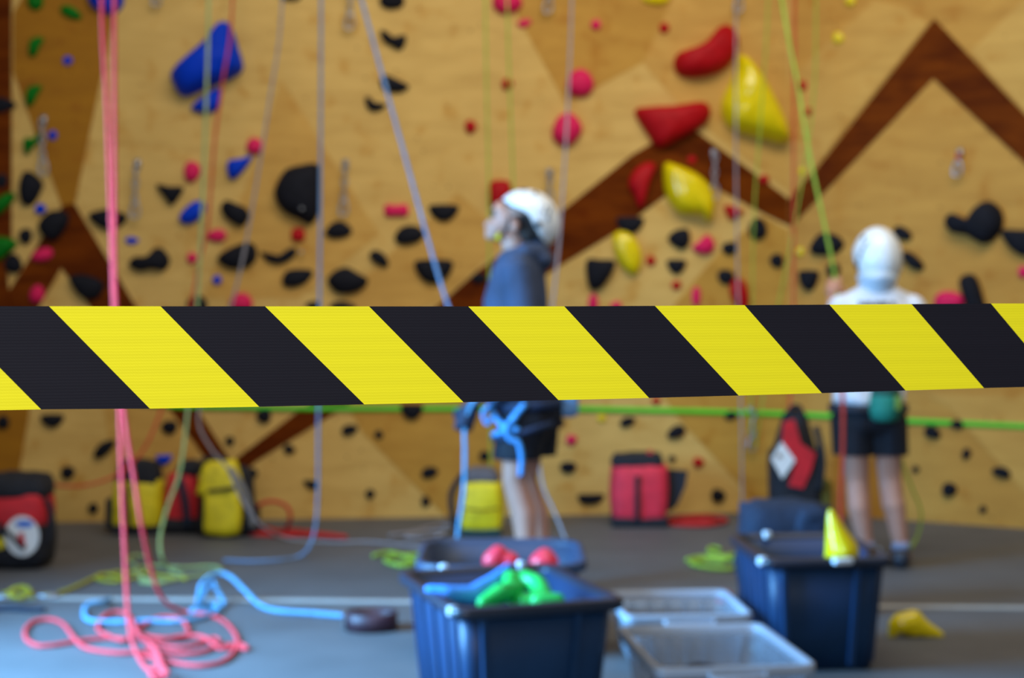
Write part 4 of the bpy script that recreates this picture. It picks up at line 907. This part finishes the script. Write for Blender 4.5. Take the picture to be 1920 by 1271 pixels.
jk = [(q(978, 492), (.10, .15, .06)), (q(972, 512), (.13, .185, .09), q(967, 565), (.155, .19, .12)), (q(967, 565), (.155, .19, .12), q(969, 650), (.155, .182, .12)), (q(969, 650), (.155, .182, .12), q(978, 742), (.160, .19, .06)),
      (q(972, 510, -.165), .082, q(988, 628, -.225), .066), (q(988, 628, -.225), .066, q(905, 738, -.205), .046),
      (q(968, 510, .165), .082, q(945, 628, .205), .066), (q(945, 628, .205), .066, q(915, 678, .04), .046),
      (q(1008, 470), (.060, .11, .055)), (q(1018, 488), (.055, .12, .05)), (q(985, 472, -.10), .045, q(1005, 476, -.07), .05), (q(985, 472, .10), .045, q(1005, 476, .07), .05), (q(950, 482, -.09), .034, q(985, 474, -.10), .042), (q(950, 482, .09), .034, q(985, 474, .10), .042), (q(944, 492), (.035, .08, .05))]
blob('jacket', jk, JK, t, voxel=0.010, smooth=4)
SH = mat('navy_shorts', (9, 14, 27), 0.8, 0.25, 12, 0.3, 40)
sh = [(q(985, 752), (.15, .185, .08)), (q(992, 780), (.155, .19, .10)), (q(1018, 772), (.10, .16, .09)),
      (q(984, 785, -.085), .128, q(968, 850, -.09), .112), (q(1000, 785, .085), .128, q(1000, 855, .09), .112)]
so = blob('shorts', sh, SH, t, voxel=0.010, smooth=4)
def cutbelow(o, z):      # clean hem
    bm = bmesh.new(); bm.from_mesh(o.data); zz = z - ROOTM[o].translation.z
    bmesh.ops.bisect_plane(bm, geom=bm.verts[:] + bm.edges[:] + bm.faces[:], plane_co=(0, 0, zz), plane_no=(0, 0, -1), clear_outer=True); bm.to_mesh(o.data); bm.free()
cutbelow(so, q(985, 856).z)
HB = mat('harness_blue', (70, 150, 215), 0.6, 0.12); HD = mat('harness_navy', (20, 40, 70), 0.7, 0.15)
hr = lambda c_, rx, ry, tilt=0.0: [c_ + Vector((math.cos(a) * rx, math.sin(a) * ry, math.cos(a) * tilt)) for a in [2 * math.pi * i / 28 for i in range(28)]]
flatz = (Vector((0, 0, 1)), 1.0)
def belt(name, pts, r, m, closed=True):
    ps = [Vector(p) for p in pts]; vs, fs = [], []; n = len(ps); cc = sum(ps, Vector()) / n
    for p in ps:
        o_ = p - cc; o_.z = 0; o_.normalize()
        vs += [p + o_ * .006 + Zv * r, p + o_ * .006 - Zv * r, p - o_ * .006 - Zv * r, p - o_ * .006 + Zv * r]
    for i in range(n):
        j = (i + 1) % n
        for k in range(4): fs.append((i * 4 + k, i * 4 + (k + 1) % 4, j * 4 + (k + 1) % 4, j * 4 + k))
    return mesh(name, vs, fs, m, t)
belt('harness_belt', hr(q(987, 757), .168, .205, .01), .020, HD)
belt('leg_loop', hr(q(980, 806, -.088), .137, .137, .035), .014, HD)
belt('leg_loop', hr(q(1000, 806, .088), .137, .137, .035), .014, HD)
def wstrap(name, pts, r=.014): return tube(name, pts, r, HB, t, sides=8, smoothn=5)
wstrap('harness_strap', [q(921, 757, -.12), q(926, 778, -.16), q(946, 800, -.20), q(972, 806, -.23)])
wstrap('harness_strap', [q(985, 757, -.215), q(965, 780, -.225), q(945, 806, -.20), q(925, 815, -.16)])
wstrap('harness_strap', [q(968, 782, -.23), q(950, 800, -.235), q(955, 822, -.235), q(972, 830, -.235), q(978, 860, -.23), q(976, 892, -.225)], .012)
wstrap('belay_loop', [q(918, 760, -.03), q(906, 775, -.03), q(914, 795, -.03), q(924, 780, -.03)], .010)
rbox('chalk_bag', q(1066, 782, -.02), (0.09, 0.10, 0.13), mat('pale_blue_fabric', (104, 150, 200), 0.8), t, bevel=0.03)
GL = mat('belay_glove', (28, 40, 62), 0.8, 0.2)
blob('glove', fingers(near_w, Vector((-.40, 0, -.92)), Vector((-.85, -.1, .35)), Vector((.1, 1, -.05)), curl=.9, r=.0125) + [(near_w, .036, q(880, 772, -.2), .036), (q(880, 772, -.2), .034, q(871, 792, -.2), .038)], GL, t, voxel=0.006, smooth=3)
SHOE = mat('dark_shoe', (40, 42, 50), 0.6, 0.2)
for px, s in ((992, -1), (1018, 1)):
    a = zf(q(px, 1090, s * .09), 0.0)
    o = blob('shoe', [(a + Vector((.02, 0, .05)), .050, a + Vector((-.08, 0, .045)), .045), (a + Vector((-.08, 0, .042)), .042, a + Vector((-.17, 0, .036)), .035), (a + Vector((0, 0, .07)), .048)], SHOE, t, voxel=0.008, smooth=4)
helmet(t, q(988, 415), Vector((.55, 0, .835)), Vector((-.835, 0, .55)), .125, .150, .144, 'white climbing helmet with round dark vents',
       [(42, 235, 5, 4), (54, 238, 6, 4), (66, 238, 5, 4), (48, 250, 4, 3), (60, 252, 4, 3)], [(40, 335, 6, 7), (86, 250, 6, 6), (30, 300, 5, 9), (40, 25, 6, 7), (86, 110, 6, 6)])
for s in (-1, 1):
    tube('chin_strap', [q(955, 405, s * .098), q(950, 430, s * .082), q(936, 446, s * .05), q(930, 450, s * .01)], 0.008, FABK, t, sides=6, smoothn=4)
tube('strap_buckle', [q(938, 440, -.062), q(932, 448, -.05)], 0.012, FABY, t, sides=6)

# --- climber in white shirt, seen from behind
Y2 = 7.59; q = lambda px, py, dy=0.0: at(px, py, Y2 + dy)
g2 = at(1650, 1065, Y2); g2.z = 0
t = thing('person', 'climber in white shirt and white helmet seen from behind', 'person', g2)
lw = q(1560, 562, .36); rw = q(1690, 640, .36)
body = [
 (q(1645, 478, .03), (.078, .095, .105)), (q(1645, 500, .07), (.062, .060, .070)), (q(1645, 508, .10), (.045, .035, .05)),
 (q(1645, 492, .145), .011, q(1645, 502, .155), .013), (q(1645, 512, .13), (.022, .012, .007)), (q(1645, 522, .11), (.024, .022, .02)),
 (q(1616, 492, .03), (.012, .02, .03)), (q(1674, 492, .03), (.012, .02, .03)),
 (q(1645, 515), .055, q(1645, 550), .062),
 (q(1644, 575), (.17, .09, .07)), (q(1641, 630), (.15, .10, .12)), (q(1634, 700), (.135, .095, .12)), (q(1628, 760), (.15, .105, .11)),
 (q(1578, 572), .055, q(1553, 650, .10), .044), (q(1553, 650, .10), .044, lw, .026),
 (q(1712, 572), .055, q(1738, 660, .10), .044), (q(1738, 660, .10), .044, rw, .026),
 (q(1598, 785), .088, q(1607, 900, .02), .060), (q(1607, 900, .02), .060, q(1610, 950, -.01), .058), (q(1610, 950, -.01), .058, q(1624, 1030), .036),
 (q(1660, 785), .088, q(1668, 895, .02), .060), (q(1668, 895, .02), .060, q(1674, 945, -.01), .058), (q(1676, 945, -.01), .058, q(1690, 1030), .036),
 (zf(q(1624, 1030), .05), .036, zf(q(1680, 1030, .06), .03), .028), (zf(q(1690, 1030), .05), .036, zf(q(1700, 1030, .16), .03), .028)]
body += fingers(lw, Vector((.12, .1, .98)), Vector((.8, -.3, 0)), Vector((.3, .9, -.1)), curl=.95)
body += fingers(rw, Vector((-.4, .5, .75)), Vector((-.8, -.3, 0)), Vector((-.3, .9, -.1)), curl=.9)
blob('body', body, SKIN, t, voxel=0.008, smooth=4)
for s in (-1, 1): tube('eye', [q(1645 + s * 12, 490, .128), q(1645 + s * 12, 490, .134)], 0.009, eye, t, sides=8)
TS = mat('white_shirt', (226, 230, 238), 0.85, 0.04, 9, 0.4, 30)
ts = [(q(1645, 536), (.10, .085, .045)), (q(1644, 556), (.165, .10, .055)), (q(1643, 576), (.205, .112, .080), q(1642, 630), (.188, .125, .10)), (q(1642, 630), (.188, .125, .10), q(1634, 700), (.178, .122, .09)), (q(1634, 700), (.178, .122, .09), q(1628, 748), (.188, .138, .06)),
      (q(1580, 580), .080, q(1556, 640, .06), .078), (q(1708, 580), .080, q(1730, 640, .06), .078)]
tso = blob('shirt', ts, TS, t, voxel=0.010, smooth=4)
for i, (dx, w_) in enumerate(((-34, 9), (-20, 12), (-4, 10), (10, 12), (26, 8))):     # dark print across the back
    rbox('shirt_print', q(1648 + dx, 576, -.118), (w_ / 375, 0.010, 0.028), FABK, t, bevel=0.003)
sh = [(q(1628, 765), (.185, .135, .07)), (q(1628, 790), (.185, .135, .09)),
      (q(1598, 790), .112, q(1600, 850, .01), .108), (q(1660, 790), .112, q(1664, 850, .01), .106)]
so = blob('shorts', sh, SH, t, voxel=0.010, smooth=4); cutbelow(so, q(1628, 852).z)
belt('harness_belt', hr(q(1628, 765), .192, .142), .022, mat('dark_harness', (30, 36, 50), 0.7))
CB = mat('green_chalk_bag', (20, 120, 98), 0.7, 0.12)
cb = q(1660, 790, -.17)
tube('chalk_bag', [cb + Vector((0, 0, z)) for z in (0, .015, .06, .12, .14)], [.045, .07, .078, .076, .070], CB, t, sides=14)
tube('chalk_bag_collar', [cb + Vector((0, 0, z)) for z in (.13, .165)], [.073, .066], mat('teal_dark', (24, 70, 60), 0.8), t, sides=14)
rbox('chalk_bag_patch', cb + Vector((.045, -.072, .06)), (0.03, 0.012, 0.07), mat('olive_patch', (110, 130, 40), 0.8), t, bevel=0.004)
helmet(t, q(1644, 488, .02), Vector((0, -.40, .92)), Vector((0, .92, .40)), .122, .155, .170, 'white climbing helmet seen from behind with dark side print',
       [(48, 236, 5, 4), (58, 240, 5, 4), (68, 242, 5, 4), (78, 244, 5, 4), (88, 245, 5, 5)], [(42, 262, 5, 6), (88, 112, 6, 6), (92, 246, 5, 6)])
blob('helmet_headband', [(q(1645, 520, -.03), (.104, .11, .06)), (q(1645, 536, -.03), (.082, .085, .05))], mat('helmet_band', (200, 214, 226), 0.5), t, voxel=0.008)
TAN = mat('tan_shoe', (176, 164, 110), 0.7, 0.15); BAND = mat('shoe_band', (150, 180, 215), 0.6, 0.08)
a = zf(q(1624, 1030), 0.0); d = Vector((.90, .25, 0)).normalized()
blob('shoe', [(a - d * .03 + Zv * .055, .046, a + d * .07 + Zv * .045, .042), (a + d * .07 + Zv * .042, .042, a + d * .16 + Zv * .034, .032), (a + Zv * .075, .046)], SHOE, t, voxel=0.008, smooth=4)
tube('shoe_strap', [a + d * .075 + Vector((math.sin(k) * d.y * -.047, math.sin(k) * d.x * .047 * -1, .045 + math.cos(k) * .046)) for k in [2 * math.pi * i / 16 for i in range(16)]], 0.009, BAND, t, sides=6, closed=True)
a = zf(q(1690, 1030), 0.0); d = Vector((.25, .95, 0)).normalized()
blob('shoe', [(a - d * .04 + Zv * .055, .048, a + d * .07 + Zv * .045, .042), (a + d * .07 + Zv * .042, .042, a + d * .15 + Zv * .034, .032), (a + Zv * .075, .047)], SHOE, t, voxel=0.008, smooth=4)
for px in (1624, 1690):
    tube('sock', [zf(q(px, 1030), .09), zf(q(px, 1028), .13)], .046, mat('grey_sock', (130, 136, 160), 0.9), t, sides=14)

# ------------------------------------------------------------------ black and yellow belt across the foreground
TB = [(-115, 77), (92, 281), (301, 486), (497, 683), (692, 869), (878, 1047), (1058, 1217), (1228, 1385), (1396, 1541), (1555, 1698), (1709, 1845), (1858, 1988)]
sT = lambda x: 3885 - 725 * x / 1920
Pa = at(0, 574, F / sT(0)); Pb = at(1920, 569, F / sT(1920)); Pa.z = Pb.z = 0
TU = (Pb - Pa).normalized(); TN = Vector((TU.y, -TU.x, 0))
def ontape(px, py):
    d = ray(px, py); p = C0 + d * ((Pa - C0).dot(TN) / d.dot(TN)); return ((p - Pa).dot(TU), p.z)
interp = lambda x, tab: next(a[1] + (b[1] - a[1]) * (x - a[0]) / (b[0] - a[0]) for a, b in zip(tab, tab[1:]) if x <= b[0] or b is tab[-1])
ytop = lambda x: interp(x, [(-400, 574), (0, 574), (960, 574.5), (1150, 574), (1396, 572), (1709, 570), (1920, 568.5), (2300, 566)])
ybot = lambda x: interp(x, [(-400, 772), (0, 768), (281, 766), (486, 762.5), (683, 758), (869, 754), (1047, 750), (1217, 746), (1385, 741.5), (1541, 737), (1698, 732), (1845, 727.5), (2300, 716)])
tops = [ontape(a, ytop(a)) for a, b in TB]; bots = [ontape(b, ybot(b)) for a, b in TB]
du = (tops[-1][0] - tops[0][0]) / (len(TB) - 1); sl = sum(b[0] - a[0] for a, b in zip(tops, bots)) / len(TB)
for k in range(12):     # the belt runs on past the frame on both sides
    u0, u1 = tops[0][0] - du, tops[-1][0] + du
    tops.insert(0, (u0, tops[0][1])); bots.insert(0, (u0 + sl, bots[0][1])); tops.append((u1, tops[-1][1])); bots.append((u1 + sl, bots[-1][1]))
vs, fs, mi = [], [], []; NV = 8; TH = 0.0009
for i in range(len(tops)):
    for k in range(NV + 1):
        s = k / NV; u = tops[i][0] * (1 - s) + bots[i][0] * s; z = tops[i][1] * (1 - s) + bots[i][1] * s
        for o_ in (0.0, -TH): vs.append(Pa + TU * u + TN * o_ + Zv * z)
R2 = (NV + 1) * 2
for i in range(len(tops) - 1):
    mcol = (i + 12 + 0) % 2
    for k in range(NV):
        a = i * R2 + k * 2; b = a + R2
        fs.append((a, a + 2, b + 2, b)); mi.append(mcol); fs.append((a + 1, b + 1, b + 3, a + 3)); mi.append(mcol)
    a = i * R2; b = a + R2; fs.append((a, b, b + 1, a + 1)); mi.append(mcol)
    a = i * R2 + NV * 2; b = a + R2; fs.append((a, a + 1, b + 1, b)); mi.append(mcol)
def webbing(name, rgb, spec=0.3):
    m = bpy.data.materials.new(name); m.use_nodes = True; nt = m.node_tree; b = nt.nodes['Principled BSDF']; L = nt.links.new
    tc = nt.nodes.new('ShaderNodeTexCoord')
    def wave(scale, direction, rot):
        mp = nt.nodes.new('ShaderNodeMapping'); mp.inputs['Rotation'].default_value = rot; L(tc.outputs['Object'], mp.inputs['Vector'])
        wv = nt.nodes.new('ShaderNodeTexWave'); wv.inputs['Scale'].default_value = scale; wv.inputs['Distortion'].default_value = 0.6; wv.inputs['Detail'].default_value = 1
        wv.bands_direction = direction; L(mp.outputs['Vector'], wv.inputs['Vector']); return wv
    w1 = wave(210, 'Z', (0, 0, 0)); w2 = wave(330, 'X', (0, math.radians(40), 0)); w3 = wave(42, 'Z', (0, 0, 0))
    ad = nt.nodes.new('ShaderNodeMath'); ad.operation = 'ADD'; L(w1.outputs['Fac'], ad.inputs[0]); L(w2.outputs['Fac'], ad.inputs[1])
    bp = nt.nodes.new('ShaderNodeBump'); bp.inputs['Strength'].default_value = 0.12; bp.inputs['Distance'].default_value = 0.0005
    L(ad.outputs[0], bp.inputs['Height']); L(bp.outputs['Normal'], b.inputs['Normal'])
    c = lin(rgb); r = nt.nodes.new('ShaderNodeValToRGB')
    r.color_ramp.elements[0].color = (*[v * .96 for v in c], 1); r.color_ramp.elements[1].color = (*[min(1, v * 1.02) for v in c], 1)
    mu = nt.nodes.new('ShaderNodeMath'); mu.operation = 'MULTIPLY_ADD'; mu.inputs[1].default_value = 0.5; mu.inputs[2].default_value = 0.25
    L(w3.outputs['Fac'], mu.inputs[0]); L(mu.outputs[0], r.inputs['Fac']); L(r.outputs['Color'], b.inputs['Base Color'])
    b.inputs['Roughness'].default_value = 0.7; b.inputs['Specular IOR Level'].default_value = spec
    return m
WY = webbing('webbing_yellow', (230, 216, 18)); WK = webbing('webbing_black', (23, 21, 29), 0.15)
o = mesh('barrier_belt', vs, fs, None, origin=at(960, 660, F / sT(960)), smooth=False)
o.data.materials.append(WK); o.data.materials.append(WY)
for p, k in zip(o.data.polygons, mi): p.material_index = k
props(o, 'black and yellow diagonally striped barrier belt stretched across the foreground', 'barrier tape')
